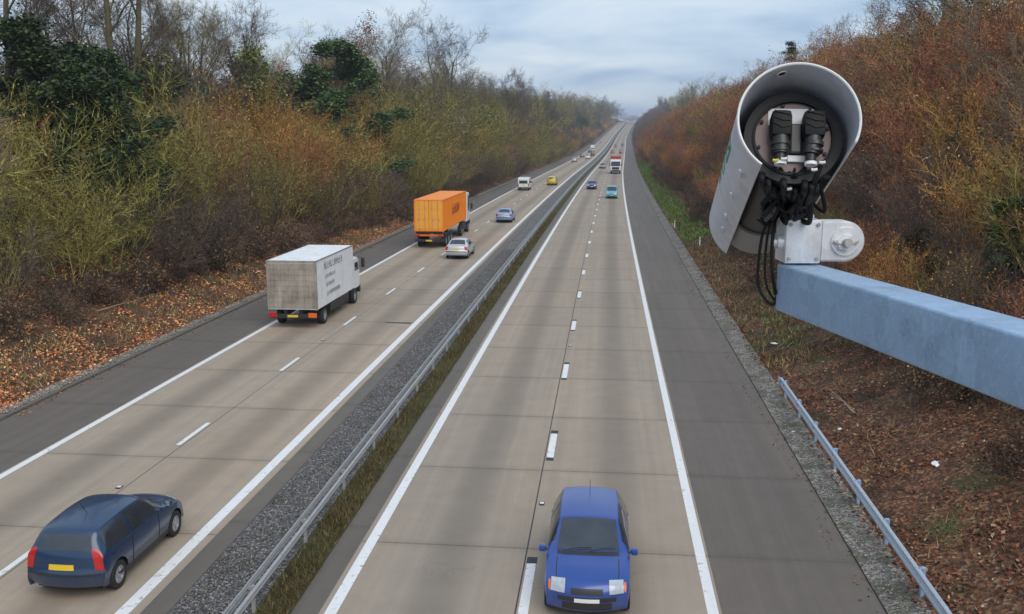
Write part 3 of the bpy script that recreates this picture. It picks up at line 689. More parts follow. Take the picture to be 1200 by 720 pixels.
for o, d, sc in ((13.5, 24.5, .5), (16.5, 38, .75), (18, 33, .8), (15.5, 45, .6), (19, 50, .9)):
    plant_tree('sapling', o, d, sc, 'thin pale sapling with spreading tan twigs on the right bank', 'sapling', 'pale saplings on the right bank', rr)
plant_tree('conifer', -52, 640, 1.35, 'lone dark conifer standing above the distant left woods', 'conifer', None, rr, 0)
WL = {'bare_tree': ('bare winter tree in the wood above the left bank', 'bare trees above the left bank'),
      'ivy_tree': ('ivy clad bare tree in the wood above the left bank', 'ivy clad trees above the left bank'),
      'russet_tree': ('russet leaved tree in the wood above the left bank', 'russet trees above the left bank'),
      'evergreen_tree': ('dark evergreen tree in the wood above the left bank', 'evergreens above the left bank'),
      'conifer': ('dark conifer in the wood above the left bank', 'conifers above the left bank')}
def wood(rows, d0, d1, step, sc, weights, table):
    for o in rows:
        d = d0+rr.uniform(0, step)
        while d < d1:
            k = rr.choices(list(weights), list(weights.values()))[0]
            if not any(o < 0 and o > c[3] and c[1] < d < c[2] for c in CLEAR): plant_tree(k, o+rr.uniform(-2, 2), d, sc, table[k][0], 'tree', table[k][1], rr)
            d += step*rr.uniform(.7, 1.35)
wood((-37, -42, -48), 36, 130, 5.6, .92, dict(bare_tree=.66, ivy_tree=.2, russet_tree=.14), WL)
wood((-31, -37, -46), 130, 260, 8, .95, dict(bare_tree=.72, ivy_tree=.16, russet_tree=.08, evergreen_tree=.04), WL)
wood((-29, -38, -52, -72), 260, 620, 12.5, 1.05, dict(bare_tree=.74, ivy_tree=.18, evergreen_tree=.05, conifer=.03), WL)
wood((-26, -40, -62), 620, 1350, 22, 1.2, dict(bare_tree=.84, ivy_tree=.08, evergreen_tree=.05, conifer=.03), WL)
for o in (-31, -36):
    d = 118.0
    while d < 330:
        if rr.random() < .8: plant_shrub('olive_shrub' if rr.random() < .7 else 'brown_thicket', o+rr.uniform(-2, 2), d, rr.uniform(1.9, 2.7), 'tall young olive green tree thicket standing behind the shrubs of the left bank', 'tree', 'tall olive thickets on the left bank', rr, .05)
        d += rr.uniform(5, 9)
k = 0
for d, o0, o1, step in ((1480, -210, 170, 9), (1640, -260, 220, 12)):
    o = o0
    while o < o1:
        pr = TREE['bare_tree'][rr.randrange(4)]; ob = link('distant_tree', pr[2], None, at(o, d+rr.uniform(-40, 40), -2.5)); q = rr.uniform(.8, 1.25); ob.scale = (q*1.3, q*1.3, q*.95); ob.rotation_euler.z = rr.random()*6
        tag(ob, 'faint bare tree in the far wood closing the horizon behind the bridge', 'tree', 'far trees behind the bridge'); o += rr.uniform(.6, 1.4)*step
# --- right bank: steep slope of rusty whips and shrubs
RB = {'rusty_shrub': ('rusty leaved shrub on the steep right bank', 'rusty shrubs on the right bank'),
      'rusty_brown_shrub': ('reddish brown bush on the steep right bank', 'reddish brown bushes on the right bank'),
      'green_brown_shrub': ('upright olive stemmed shrub on the steep right bank', 'olive shrubs on the right bank'),
      'dark_bramble': ('low dark bramble at the foot of the right bank', 'brambles on the right bank'),
      'golden_shrub': ('golden twigged shrub on the steep right bank', 'golden shrubs on the right bank'),
      'brown_thicket': ('grey brown leafless bush on the right bank', 'grey brown bushes on the right bank')}
def right_kind(d, o):
    x = rr.random(); t = math.sin(d*.11+o*.35)
    return 'rusty_shrub' if x < .42+.18*t else 'rusty_brown_shrub' if x < .72 else 'green_brown_shrub' if x < .85 else 'brown_thicket' if x < .93 else 'golden_shrub'
TREE['ivy_bush'] = TREE['evergreen_tree']
for o, d, sc, lab in ((14.5, 34.5, .3, 'small dark green ivy bush on the right bank just right of the mounting block'), (17, 47, .34, 'dark green bush half way up the right bank behind the camera hood'), (13.5, 41, .22, 'low green ivy clump at the foot of the right bank behind the clamp boss'), (15.5, 27, .36, 'slim yellowish green ivy bush among rusty twigs at the right edge')):
    plant_tree('evergreen_tree', o, d, sc, lab, 'bush', None, rr, 0, 1.3)
d = 20.0
while d < 220:
    o = 11.2 if d < 45 else 10.4
    plant_shrub('dark_bramble', o+rr.uniform(-1.2, 1), d, rr.uniform(.45, .9), RB['dark_bramble'][0], 'bramble', RB['dark_bramble'][1], rr); d += rr.uniform(1.5, 3)
for row, (o, sc) in enumerate(((12.2, .62), (14.6, .82), (17.2, 1.0), (20, 1.15), (23, 1.3), (27, 1.5))):
    d = 22+row*.9+(4 if row == 0 else 0)
    while d < 260:
        k = right_kind(d, o); plant_shrub(k, o+rr.uniform(-.9, .9)-(0 if d < 60 else .6), d, sc*(1.0 if d < 120 else 1.08), RB[k][0], 'shrub', RB[k][1], rr); d += rr.uniform(2.8, 4.2)*(1 if d < 110 else 1.35)
for row, (o, sc) in enumerate(((10.5, 1.0), (14, 1.25), (18.5, 1.4), (24, 1.5), (31, 1.6))):
    d = 260+row*2
    while d < 1250:
        k = right_kind(d, o) if d < 520 else ('brown_thicket' if rr.random() < .5 else 'rusty_brown_shrub')
        plant_shrub(k, o+rr.uniform(-1, 1), d, sc, RB[k][0], 'shrub', RB[k][1], rr); d += rr.uniform(6, 9)*(1 if d < 500 else 1.9)
WR = {'bare_tree': ('bare winter tree on the skyline of the right bank', 'bare trees above the right bank'),
      'ivy_tree': ('ivy clad tree on the skyline of the right bank', 'ivy clad trees above the right bank'),
      'russet_tree': ('russet leaved tree on the crest of the right bank', 'russet trees above the right bank'),
      'conifer': ('dark conifer above the right bank', 'conifers above the right bank')}
wood((31, 37, 45), 62, 150, 8, .62, dict(bare_tree=.6, russet_tree=.4), WR)
wood((34, 42), 150, 330, 14, .6, dict(bare_tree=.7, russet_tree=.3), WR)
wood((38, 50), 420, 900, 24, 1.0, dict(bare_tree=.9, ivy_tree=.1), WR)
wood((36, 60), 900, 1350, 30, .9, dict(bare_tree=1.0), WR)
plant_tree('bare_tree', 30.5, 84, 1.12, 'dark bare tree leaning over the top of the right bank above the camera housing', 'bare tree', None, rr, 2, 1.5)
plant_tree('conifer', 27.5, 152, .72, 'small dark conifer on the right skyline left of the camera hood', 'conifer', None, rr, 0, 1.8)
# fallen pale branches and twigs on both verges
def stick(o, d, L, az, label):
    pl = Plant(int(o*100+d)); P = dict(n=[6, 4], kids=[4, 0], wob=[.08, .15], up=[0, 0], start=[.3, .2], ang=[.6, .5], len=[.4, .4], rad=[.6, .6], rmin=.01, conic=.5)
    pl.grow((0, 0, .05), (math.cos(az), math.sin(az), .05), L, .03, 0, P)
    ob = link('fallen_branch', tubes('fallen_branch', pl.segs, M['bark_pale'], 5), None, at(o, d, .06)); tag(ob, label, 'branch')
stick(-24, 41, 3.4, 1.2, 'pale fallen branch on the leaves beside the far hard shoulder')
stick(11.3, 25, 3.2, .4, 'pale fallen branch on the dark leaves of the right bank under the metal arm')
stick(8.0, 29, 1.6, 1.9, 'short fallen twig on the leaves beside the roadside barrier')

# ------------------------------------------------------------------ rubbish on the verges
def rag(o, d, s, mat, label, cat, seed, name='litter_scrap'):
    bm = bmesh.new(); bmesh.ops.create_icosphere(bm, subdivisions=2, radius=1); r = random.Random(seed)
    for v in bm.verts: v.co = Vector((v.co.x*s*r.uniform(.7, 1.2), v.co.y*s*.6*r.uniform(.7, 1.2), v.co.z*s*.3*r.uniform(.5, 1.3)))
    me = bpy.data.meshes.new(name); bm.to_mesh(me); bm.free(); me.materials.append(mat)
    ob = link(name, me, None, at(o, d, s*.2)); ob.rotation_euler = (0, 0, r.random()*6); tag(ob, label, cat)
rag(8.7, 23.8, .2, M['label'], 'crumpled white bag lying alone on the dark leaves right of the roadside barrier', 'litter', 1)
rag(7.35, 28.2, .12, M['label'], 'torn white paper on the red leaves just behind the roadside barrier', 'litter', 2)
rag(6.05, 28.6, .08, M['label'], 'white scrap on the grit between hard shoulder and roadside barrier', 'litter', 3)
rag(5.95, 19.9, .07, M['label'], 'small white scrap on the grit close to the bottom edge', 'litter', 4)
rag(7.4, 40, .16, M['label'], 'white flattened carton on the verge under the metal arm', 'litter', 5)
rag(-22.4, 57.5, .12, M['label'], 'white scrap in the leaves above the box lorry', 'litter', 6)
rag(-23.4, 47.5, .2, plain('blue_plastic', (.03, .05, .16), .4), 'dark blue plastic bag in the leaves of the left verge', 'litter', 7)
rag(-21.8, 86, .16, M['label'], 'white scrap on the left verge behind the orange lorry', 'litter', 8)
for k, (o, d) in enumerate(((7.6, 76), (6.7, 93))):
    mp = empty('marker_post', at(o, d, -.05)); tag(mp, ('slim white marker post on the verge beside the camera hood', 'slim white marker post farther away on the green verge of the near hard shoulder')[k], 'marker post')
    MB().box((-.05, -.02, 0), (.05, .02, .75), bev=.008).build('post', M['white'], mp); MB().box((-.03, -.028, .55), (.03, -.0215, .66)).build('reflector', M['lamp_red'], mp)

# ------------------------------------------------------------------ far overbridge
br = empty('overbridge', (float(rx_(1180)), 1180, float(rz_(1180)))); tag(br, 'distant pale concrete bridge crossing the motorway on the horizon', 'bridge')
M['bridge'] = plain('bridge_concrete', (.4, .37, .36), .8)
MB().box((-60, -5, 6.2), (50, 5, 7.6), bev=.1).build('deck', M['bridge'], br)
for s in (-1, 1): MB().box((-60, s*4.9-.12, 7.603), (50, s*4.9+.12, 8.7), bev=.05).build('parapet', M['bridge'], br)
for x in (-22, -7, 8): MB().box((x-.5, -4, -.5), (x+.5, 4, 6.197), bev=.1).build('pier', M['bridge'], br)

# ------------------------------------------------------------------ vehicles
def pchip(Y, x):
    """monotone cubic through rows Y at integer positions"""
    Y = np.asarray(Y, float); n = len(Y); dl = np.diff(Y, axis=0); m = np.zeros_like(Y)
    a, b = dl[:-1], dl[1:]; ok = a*b > 0
    m[1:-1] = np.where(ok, 2*a*b/np.where(ok, a+b, 1), 0); m[0] = dl[0]; m[-1] = dl[-1]
    i = np.clip(np.floor(x).astype(int), 0, n-2); t = (x-i)[:, None]
    return (2*t**3-3*t**2+1)*Y[i]+(t**3-2*t**2+t)*m[i]+(-2*t**3+3*t**2)*Y[i+1]+(t**3-t**2)*m[i+1]
# one row = y, z on the centre line, z at the roof edge, half width there, z of the belt, half width there, z of the sill, setback of the edge
HATCH = [(-1.90, .28, .27, .72, .26, .74, .25, -.16), (-1.97, .34, .34, .76, .32, .79, .26, -.17), (-2.0, .58, .57, .77, .54, .80, .26, -.16), (-1.96, .66, .65, .77, .6, .81, .26, -.15),
         (-1.90, .97, .95, .70, .88, .80, .26, -.12), (-1.66, 1.33, 1.29, .58, .93, .825, .25, -.05), (-1.5, 1.42, 1.38, .575, .935, .83, .24, -.02), (-.6, 1.475, 1.42, .60, .93, .845, .22, 0),
         (.12, 1.44, 1.385, .60, .92, .845, .22, .03), (.98, .985, .95, .69, .90, .835, .22, .12), (1.5, .90, .85, .70, .80, .83, .23, .14), (1.84, .78, .74, .68, .68, .80, .24, .17),
         (1.96, .66, .63, .69, .58, .78, .24, .2), (2.0, .5, .48, .70, .44, .77, .24, .2), (2.0, .34, .33, .70, .32, .76, .24, .19), (1.95, .24, .235, .68, .23, .72, .225, .17)]
SALOON = [(-2.16, .3, .29, .72, .28, .74, .26, -.16), (-2.24, .36, .36, .76, .34, .8, .27, -.17), (-2.27, .6, .59, .77, .56, .82, .27, -.16), (-2.22, .7, .69, .77, .66, .82, .27, -.15),
          (-2.12, 1.0, .97, .70, .9, .82, .27, -.1), (-1.62, 1.06, 1.03, .70, .94, .84, .26, -.03), (-.95, 1.39, 1.34, .58, .94, .85, .25, -.02), (-.4, 1.435, 1.385, .60, .94, .86, .23, 0),
          (.2, 1.41, 1.36, .60, .93, .86, .23, .03), (1.02, .99, .955, .7, .91, .85, .23, .12), (1.6, .92, .87, .71, .82, .845, .24, .14), (2.08, .8, .76, .69, .7, .81, .25, .17),
          (2.2, .68, .65, .7, .6, .79, .25, .2), (2.26, .52, .5, .71, .46, .78, .25, .2), (2.26, .36, .35, .71, .34, .77, .25, .19), (2.2, .25, .245, .69, .24, .73, .235, .17)]
MPV = [(-1.96, .3, .29, .74, .28, .76, .26, -.12), (-2.0, .36, .36, .78, .34, .82, .27, -.12), (-2.02, .6, .59, .8, .56, .84, .27, -.1), (-2.0, .7, .69, .8, .66, .84, .27, -.09),
       (-1.98, 1.05, 1.03, .76, .95, .84, .27, -.08), (-1.88, 1.62, 1.57, .66, .98, .85, .26, -.04), (-1.7, 1.73, 1.68, .655, .98, .855, .25, -.02), (-.4, 1.79, 1.73, .67, .98, .86, .24, 0),
       (.4, 1.73, 1.67, .66, .98, .86, .24, .04), (1.22, 1.12, 1.08, .7, 1.0, .85, .24, .12), (1.6, 1.0, .95, .71, .86, .84, .25, .15), (1.9, .84, .8, .69, .72, .81, .25, .18),
       (2.0, .7, .67, .7, .62, .79, .25, .2), (2.04, .52, .5, .71, .46, .78, .25, .2), (2.04, .36, .35, .71, .34, .77, .25, .19), (1.99, .25, .245, .69, .24, .73, .235, .17)]
class Shell:
    def __init__(s, rows): s.rows = np.array(rows, float)
    def pts(s, S_, T):
        """surface points for row positions S_ and section positions T in -1..1 (0 = centre line; sign = side)"""
        q = pchip(s.rows, np.asarray(S_, float)); T = np.asarray(T, float); out = np.zeros((len(q), len(T), 3))
        for j, t in enumerate(T):
            a = abs(t); sg = 1 if t >= 0 else -1
            y, zc, zt, wt, zb, wb, zs, dy = q.T
            if a <= .5:
                f = a/.5; x = wt*f; z = zc+(zt-zc)*f**2.4; yy = y-dy*f**2.2
            elif a <= .72:
                f = (a-.5)/.22; x = wt+(wb-wt)*f+.018*np.sin(math.pi*f); z = zt+(zb-zt)*f; yy = y-dy*(1+.05*f)
            else:
                f = (a-.72)/.28; x = wb-.03*f*f+.022*np.sin(math.pi*f); z = zb+(zs-zb)*f; yy = y-dy*(1.05)
            out[:, j] = np.stack([sg*x, yy, z], 1)
        return out
    def body(s, wheels, wr):
        fine = np.linspace(0, len(s.rows)-1, 800); q = pchip(s.rows, fine); ar = np.concatenate([[0], np.cumsum(np.hypot(np.diff(q[:, 0]), np.diff(q[:, 1])))])
        n = max(60, int(ar[-1]/.055)); S_ = np.interp(np.linspace(0, ar[-1], n), ar, fine)
        half = np.concatenate([np.linspace(0, .5, 9), np.linspace(.5, .72, 6)[1:], np.linspace(.72, 1, 11)[1:]]); T = np.concatenate([-half[:0:-1], half])
        P_ = s.pts(S_, T); ni, nj = P_.shape[:2]; V = P_.reshape(-1, 3); F = []; out = set()
        for i in range(ni-1):
            for j in range(nj-1):
                ids = [i*nj+j, i*nj+j+1, (i+1)*nj+j+1, (i+1)*nj+j]; c = V[ids].mean(0); side = abs(T[j]+T[j+1])/2 > .74
                hit = False
                if side:
                    for wy in wheels:
                        if math.hypot(c[1]-wy, c[2]-wr) < wr+.045: hit = True
                if hit: out.update(ids)
                else: F.append(ids)
        used = set(k for f in F for k in f)
        for k in out & used:          # snap the edge of each arch to a circle
            if abs(T[k % nj]) < .76: continue
            wy = min(wheels, key=lambda w: abs(V[k][1]-w)); dy = V[k][1]-wy; dz = V[k][2]-wr; l = math.hypot(dy, dz) or 1
            if l < wr+.12 and V[k][2] > .3: V[k][1] = wy+dy/l*(wr+.06); V[k][2] = wr+dz/l*(wr+.06)
        m = MB(); m.add(V, F); return m
    def patch(s, s0, s1, t0, t1, off=.006, ns=12, nt=10, th=.012, taper=None):
        """a panel following the shell, standing proud of it by off"""
        S_ = np.linspace(s0, s1, ns); T = np.linspace(t0, t1, nt); P_ = s.pts(S_, T)
        e = 1e-3; A = s.pts(np.clip(S_+e, 0, len(s.rows)-1), T)-s.pts(np.clip(S_-e, 0, len(s.rows)-1), T); B = s.pts(S_, T+e)-s.pts(S_, T-e)
        N = np.cross(B, A); N /= np.maximum(np.linalg.norm(N, axis=2), 1e-9)[:, :, None]; c = np.array([0, 0, .6]); N *= np.sign(np.sum(N*(P_-c), axis=2))[:, :, None]
        U = P_+N*off; D = P_-N*th; n = ns*nt; V = np.concatenate([U.reshape(-1, 3), D.reshape(-1, 3)]); F = []
        for i in range(ns-1):
            for j in range(nt-1): a = i*nt+j; F.append((a, a+1, a+nt+1, a+nt))
        edge_ = [j for j in range(nt)]+[i*nt+nt-1 for i in range(1, ns)]+[(ns-1)*nt+j for j in range(nt-2, -1, -1)]+[i*nt for i in range(ns-2, 0, -1)]
        for k in range(len(edge_)): a, b = edge_[k], edge_[(k+1) % len(edge_)]; F.append((a, b, b+n, a+n))
        return MB().add(V, F)
def wheel(parent, x, y, r, w, side):
    t = MB(); c = Vector((x, y, r)); prof = [(r*.62, -w/2), (r*.93, -w/2), (r, -w*.36), (r, w*.36), (r*.93, w/2), (r*.62, w/2), (r*.62, -w/2)]
    n = 28; vs = []; fs = []
    for k in range(n):
        a = 2*math.pi*k/n
        for q, h in prof[:-1]: vs.append((h, q*math.cos(a), q*math.sin(a)))
    L_ = len(prof)-1
    for k in range(n):
        for j in range(L_): fs.append((k*L_+j, k*L_+(j+1) % L_, ((k+1) % n)*L_+(j+1) % L_, ((k+1) % n)*L_+j))
    t.add(vs, fs); wh = t.build('wheel', M['tyre'], parent, c, smooth=40)
    m = MB(); s = side
    m.cyl((s*(w*.18), 0, 0), (s*(w*.3), 0, 0), r*.63, r*.63, 24); m.cyl((s*(w*.28), 0, 0), (s*(w*.42), 0, 0), r*.16, r*.13, 12)
    for k in range(7):
        a = 2*math.pi*k/7; Mx = Matrix.Rotation(a, 4, 'X'); m.box((min(s*w*.28, s*w*.4), -r*.06, r*.1), (max(s*w*.28, s*w*.4), r*.06, r*.6), Mx)
    m.ring((s*w*.26, 0, 0), (s, 0, 0), r*.55, r*.655, w*.18, 28)
    m.build('rim', M['alloy'], wh, smooth=30)
def make_car(name, rows, paint, loc, heading, label, cat, group=None, detail=True, wr=.3, wheels=(-1.27, 1.28), scale=(1, 1, 1), dark_glass=True):
    root = empty(name, loc, heading); tag(root, label, cat, group); root.scale = scale
    sh = Shell(rows); n = len(rows)-1
    b = sh.body(wheels, wr).build('body', paint, root, smooth=38)
    MB().box((-.68, rows[0][0]+.2, .2), (.68, rows[-1][0]-.2, .62)).build('underbody', M['underside'], root)
    pc = lambda nm, mat, *a, par=root, **k: sh.patch(*a, **k).build(nm, mat, par, smooth=50)
    pc('windscreen', M['glass'], 8.12, 8.9, -.46, .46); pc('rear_window', M['glass'], 4.22 if rows is not SALOON else 5.15, 4.95 if rows is not SALOON else 5.9, -.44, .44)
    for s in (-1, 1):
        pc('side_window', M['glass'], 5.35 if rows is not SALOON else 5.75, 6.85, s*.52, s*.705); pc('side_window', M['glass'], 6.95, 8.62, s*.52, s*.705)
        hl = pc('headlight', M['lamp_white'], 10.75, 12.4, s*.31, s*.52, off=.008); pc('indicator', M['lamp_orange'], 10.9, 12.2, s*.535, s*.6, off=.008, par=hl)
        pc('tail_light', M['lamp_red'], 3.05, 4.3 if rows is HATCH else 4.05, s*.43, s*.68, off=.008)
        mb = MB(); mb.box((s*.86 if s > 0 else -1.0, .78, .93), (1.0 if s > 0 else -.86, .9, 1.06), bev=.035); mr = mb.build('wing_mirror', paint, root, smooth=50)
        MB().box((min(s*.885, s*.98), .768, .95), (max(s*.885, s*.98), .777, 1.06), bev=.003).build('mirror_glass', M['alloy'], mr)
        MB().box((min(s*.84, s*.87), .8, .96), (max(s*.84, s*.87), .86, 1.0)).build('mirror_arm', M['trim'], mr)
        if detail: pc('sill_trim', M['trim'], 6.3, 9.2, s*.955, s*.995, off=.006)
        for wy in wheels: wheel(root, s*.745, wy, wr, .19, s)
    pc('scuttle_panel', M['trim'], 8.93, 9.12, -.45, .45, off=.004, ns=5)
    for s in (-1, 1):
        if detail: pc('panel_gap', M['underside'], 9.3, 11.6, s*.435, s*.445, off=.002, nt=3); pc('panel_gap', M['underside'], 6.86, 6.9, s*.72, s*.95, off=.002, ns=3); pc('panel_gap', M['underside'], 8.45, 8.5, s*.73, s*.95, off=.002, ns=3)
    pc('front_bumper', paint if not detail else M['trim'], 12.75, 13.25, -.4, .4, off=.012)
    pc('grille', M['trim'], 11.7, 12.45, -.22, .22, off=.01); pc('lower_grille', M['trim'], 13.4, 14.4, -.34, .34, off=.008)
    pc('rear_bumper_strip', M['trim'], 1.9, 2.25, -.5, .5, off=.012)
    pl = pc('number_plate', M['plate_w'], 12.86, 13.3, -.17, .17, off=.022, ns=4); pl = pc('number_plate', M['plate_y'], 3.15 if rows is not HATCH else 3.12, 3.5, -.17, .17, off=.02, ns=4)
    if detail:
        y0, z0 = rows[9][0], rows[9][1]
        for x0, x1 in ((.5, -.08), (-.02, -.55)):
            MB().tube([(x0, y0-.02, z0+.03), ((x0+x1)/2, y0-.09, z0+.075), (x1, y0-.1, z0+.08)], .009, 6).build('wiper', M['trim'], root)
        MB().tube([(0, -.9 if rows is not SALOON else -.6, 1.46 if rows is not SALOON else 1.42), (0, -1.1 if rows is not SALOON else -.8, 1.75 if rows is not SALOON else 1.7)], .006, 6).build('aerial', M['trim'], root)
        pc('door_handle', M['trim'], 6.05, 6.25, -.75, -.765, off=.018, ns=3, nt=3); pc('door_handle', M['trim'], 6.05, 6.25, .75, .765, off=.018, ns=3, nt=3)
    return root
def road(o, d): return (float(rx_(d))+o, d, float(rz_(d))+.006)
def hd(d, away=True):
    a = -math.atan(float(rx_(d+6)-rx_(d-6))/12); return a if away else a+math.pi
def pitch(ob, d, away=True):
    s = float(_slope(np.array([d]))[0]); ob.rotation_euler.x = math.atan(s)*(1 if away else -1); return ob
P_blue_near = car_paint('royal_blue_paint', (.014, .06, .28)); P_blue_dark = car_paint('dark_blue_paint', (.005, .032, .09)); P_silver = car_paint('silver_paint', (.52, .54, .58))
P_silverblue = car_paint('silver_blue_paint', (.22, .33, .56)); P_yellow = car_paint('yellow_paint', (.62, .5, .02)); P_white = car_paint('white_car_paint', (.75, .76, .76)); P_teal = car_paint('turquoise_paint', (.1, .42, .5))
P_navy = car_paint('navy_paint', (.025, .04, .2)); P_black = car_paint('black_paint', (.02, .02, .024)); P_red = car_paint('red_paint', (.4, .03, .03)); P_grey = car_paint('grey_paint', (.18, .19, .2))
# near side, coming towards the bridge
make_car('hatchback', HATCH, P_blue_near, road(-.2, 18.4), math.pi, 'royal blue hatchback coming towards the bridge in the lane beside the near hard shoulder', 'car', wr=.3)
# far side, driving away
make_car('hatchback', HATCH, P_blue_dark, road(-10.7, 18.2), 0, 'blue hatchback with yellow rear plate driving away at the bottom left', 'car', wr=.3)
make_car('saloon', SALOON, P_silver, road(-11.2, 70.5), hd(70), 'silver saloon car beside the rear of the orange container lorry', 'car', wheels=(-1.4, 1.42), wr=.31)
make_car('saloon', SALOON, P_silverblue, road(-11.0, 100), hd(100), 'pale blue silver saloon car ahead of the silver one in the outer lane', 'car', wheels=(-1.4, 1.42), wr=.31)
make_car('hatchback', HATCH, P_yellow, road(-10.9, 174), hd(174), 'yellow hatchback in the outer lane beside the white van', 'car', detail=False, scale=(1.04, 1, 1.12))
pitch(make_car('people_carrier', MPV, P_teal, road(.35, 139), hd(139, False), 'turquoise people carrier with dark windscreen coming towards the bridge', 'car', detail=False), 139, False)
pitch(make_car('saloon', SALOON, P_navy, road(-3.2, 162), hd(162, False), 'navy saloon overtaking the turquoise people carrier', 'car', detail=False, wheels=(-1.4, 1.42), wr=.31), 162, False)
far = [(-14.4, 318, P_silver, HATCH, 'silver hatchback far away, nearest of the distant group on the far carriageway', True), (-11.2, 352, P_white, SALOON, 'white saloon far away in the outer lane of the far carriageway', True),
       (-14.3, 372, P_grey, HATCH, 'grey hatchback in the inner lane beside the distant white saloon', True), (-10.9, 392, P_black, SALOON, 'black saloon just ahead of the distant white saloon', True), (-13.8, 440, P_navy, HATCH, 'dark hatchback right behind the distant white van', True),
       (-3.4, 262, P_grey, SALOON, 'grey saloon passing beside the white lorry with the red roof', False), (-3.3, 430, P_red, HATCH, 'red hatchback left of the pair behind the white lorry', False), (.5, 430, P_red, SALOON, 'dark red saloon right of the pair behind the white lorry', False),
       (.5, 560, P_black, HATCH, 'black hatchback near the far bend of the near carriageway', False), (-3.3, 545, P_grey, HATCH, 'grey hatchback near the far bend beside the black one', False), (-14.3, 640, P_silver, SALOON, 'tiny silver saloon close to the bend on the far carriageway', True), (-11, 900, P_white, HATCH, 'tiny white hatchback below the distant bridge', True)]
for o, d, pt, rows, lab, aw in far:
    pitch(make_car('hatchback' if rows is HATCH else 'saloon', rows, pt, road(o, d), hd(d, aw), lab, 'car', 'cars far down the motorway', detail=False, wheels=(-1.27, 1.28) if rows is HATCH else (-1.4, 1.42)), d, aw)

def truck_wheels(root, ys, x=1.0, r=.46, w=.28):
    for s in (-1, 1):
        for y in ys: wheel(root, s*x, y, r, w, s)
def cab(root, y0, w, z0, h, mat, deflect=None):
    """a flat fronted cab: y0 = its back"""
    L = 1.75; hw = w/2
    poly = [(y0, z0), (y0+L, z0), (y0+L+.05, z0+.9), (y0+L-.18, z0+h-.12), (y0+L-.4, z0+h), (y0, z0+h)]
    m = MB(); m.prism(poly, 'x', -hw, hw); c = m.build('cab', mat, root, smooth=25, bev=.05)
    n = Vector((0, h-1.02, .23)).normalized()
    a = Vector((0, y0+L+.042, z0+.98)); b = Vector((0, y0+L-.165, z0+h-.2))
    off = n*.012
    MB().add([a+Vector((-hw+.1, 0, 0))+off, a+Vector((hw-.1, 0, 0))+off, b+Vector((hw-.16, 0, 0))+off, b+Vector((-hw+.16, 0, 0))+off,
              a+Vector((-hw+.1, 0, 0))-off, a+Vector((hw-.1, 0, 0))-off, b+Vector((hw-.16, 0, 0))-off, b+Vector((-hw+.16, 0, 0))-off],
             [(0, 1, 2, 3), (7, 6, 5, 4), (0, 4, 5, 1), (1, 5, 6, 2), (2, 6, 7, 3), (3, 7, 4, 0)]).build('windscreen', M['glass'], c)
    MB().box((-hw+.35, y0+L+.03, z0+.25), (hw-.35, y0+L+.075, z0+.78), bev=.015).build('grille', M['trim'], c)
    MB().box((-hw-.02, y0+L-.1, z0-.32), (hw+.02, y0+L+.12, z0+.12), bev=.04).build('bumper', M['trim'], c)
    for s in (-1, 1):
        MB().box((min(s*(hw-.42), s*(hw-.08)), y0+L+.1, z0-.16), (max(s*(hw-.42), s*(hw-.08)), y0+L+.135, z0+.06), bev=.02).build('headlight', M['lamp_white'], c)
        MB().prism([(y0+.75, z0+1.02), (y0+L-.12, z0+1.02), (y0+L-.3, z0+h-.28), (y0+.75, z0+h-.28)], 'x', min(s*(hw-.01), s*(hw+.012)), max(s*(hw-.01), s*(hw+.012))).build('side_window', M['glass'], c)
        mm = MB(); mm.box((min(s*(hw+.12), s*(hw+.32)), y0+L-.1, z0+1.1), (max(s*(hw+.12), s*(hw+.32)), y0+L+.03, z0+1.65), bev=.03); mm.tube([(s*(hw-.02), y0+L-.1, z0+1.7), (s*(hw+.22), y0+L-.04, z0+1.62)], .02, 6)
        mm.build('wing_mirror', M['trim'], c)
    if deflect: MB().prism([(y0+.05, z0+h+.01), (y0+1.2, z0+h+.01), (y0+.9, z0+h+.3), (y0+.05, z0+h+.75)], 'x', -hw+.12, hw-.12).build('roof_deflector', deflect, c, bev=.03)
    return c
def letters(mb, x, y0, z0, n, h, seed, slant=.25, side=1, gap=.3):
    """a row of smudged, unreadable letter shapes painted on a side panel"""
    r = random.Random(seed); y = y0
    for k in range(n):
        w = h*r.uniform(.45, .75); st = h*.16
        def bar(a0, b0, a1, b1):
            d = Vector((0, a1-a0, b1-b0)); p = Vector((0, -d.z, d.y)).normalized()*st/2
            P0 = Vector((x, y+a0, z0+b0)); P1 = Vector((x, y+a1, z0+b1)); o = Vector((side*.004, 0, 0))
            mb.add([P0-p+o, P1-p+o, P1+p+o, P0+p+o, P0-p, P1-p, P1+p, P0+p], [(0, 1, 2, 3), (7, 6, 5, 4), (0, 4, 5, 1), (1, 5, 6, 2), (2, 6, 7, 3), (3, 7, 4, 0)])
        s = slant*h*side; kind = r.randrange(4)
        bar(0, 0, s, h)
        if kind != 1: bar(s*.55, h*.55, s*.55+w*.8, h*.55)
        if kind in (0, 3): bar(w*.8, 0, w*.8+s, h*.95)
        if kind in (1, 2): bar(0, h*.06, w*.85, h*.06)
        y += w+h*gap
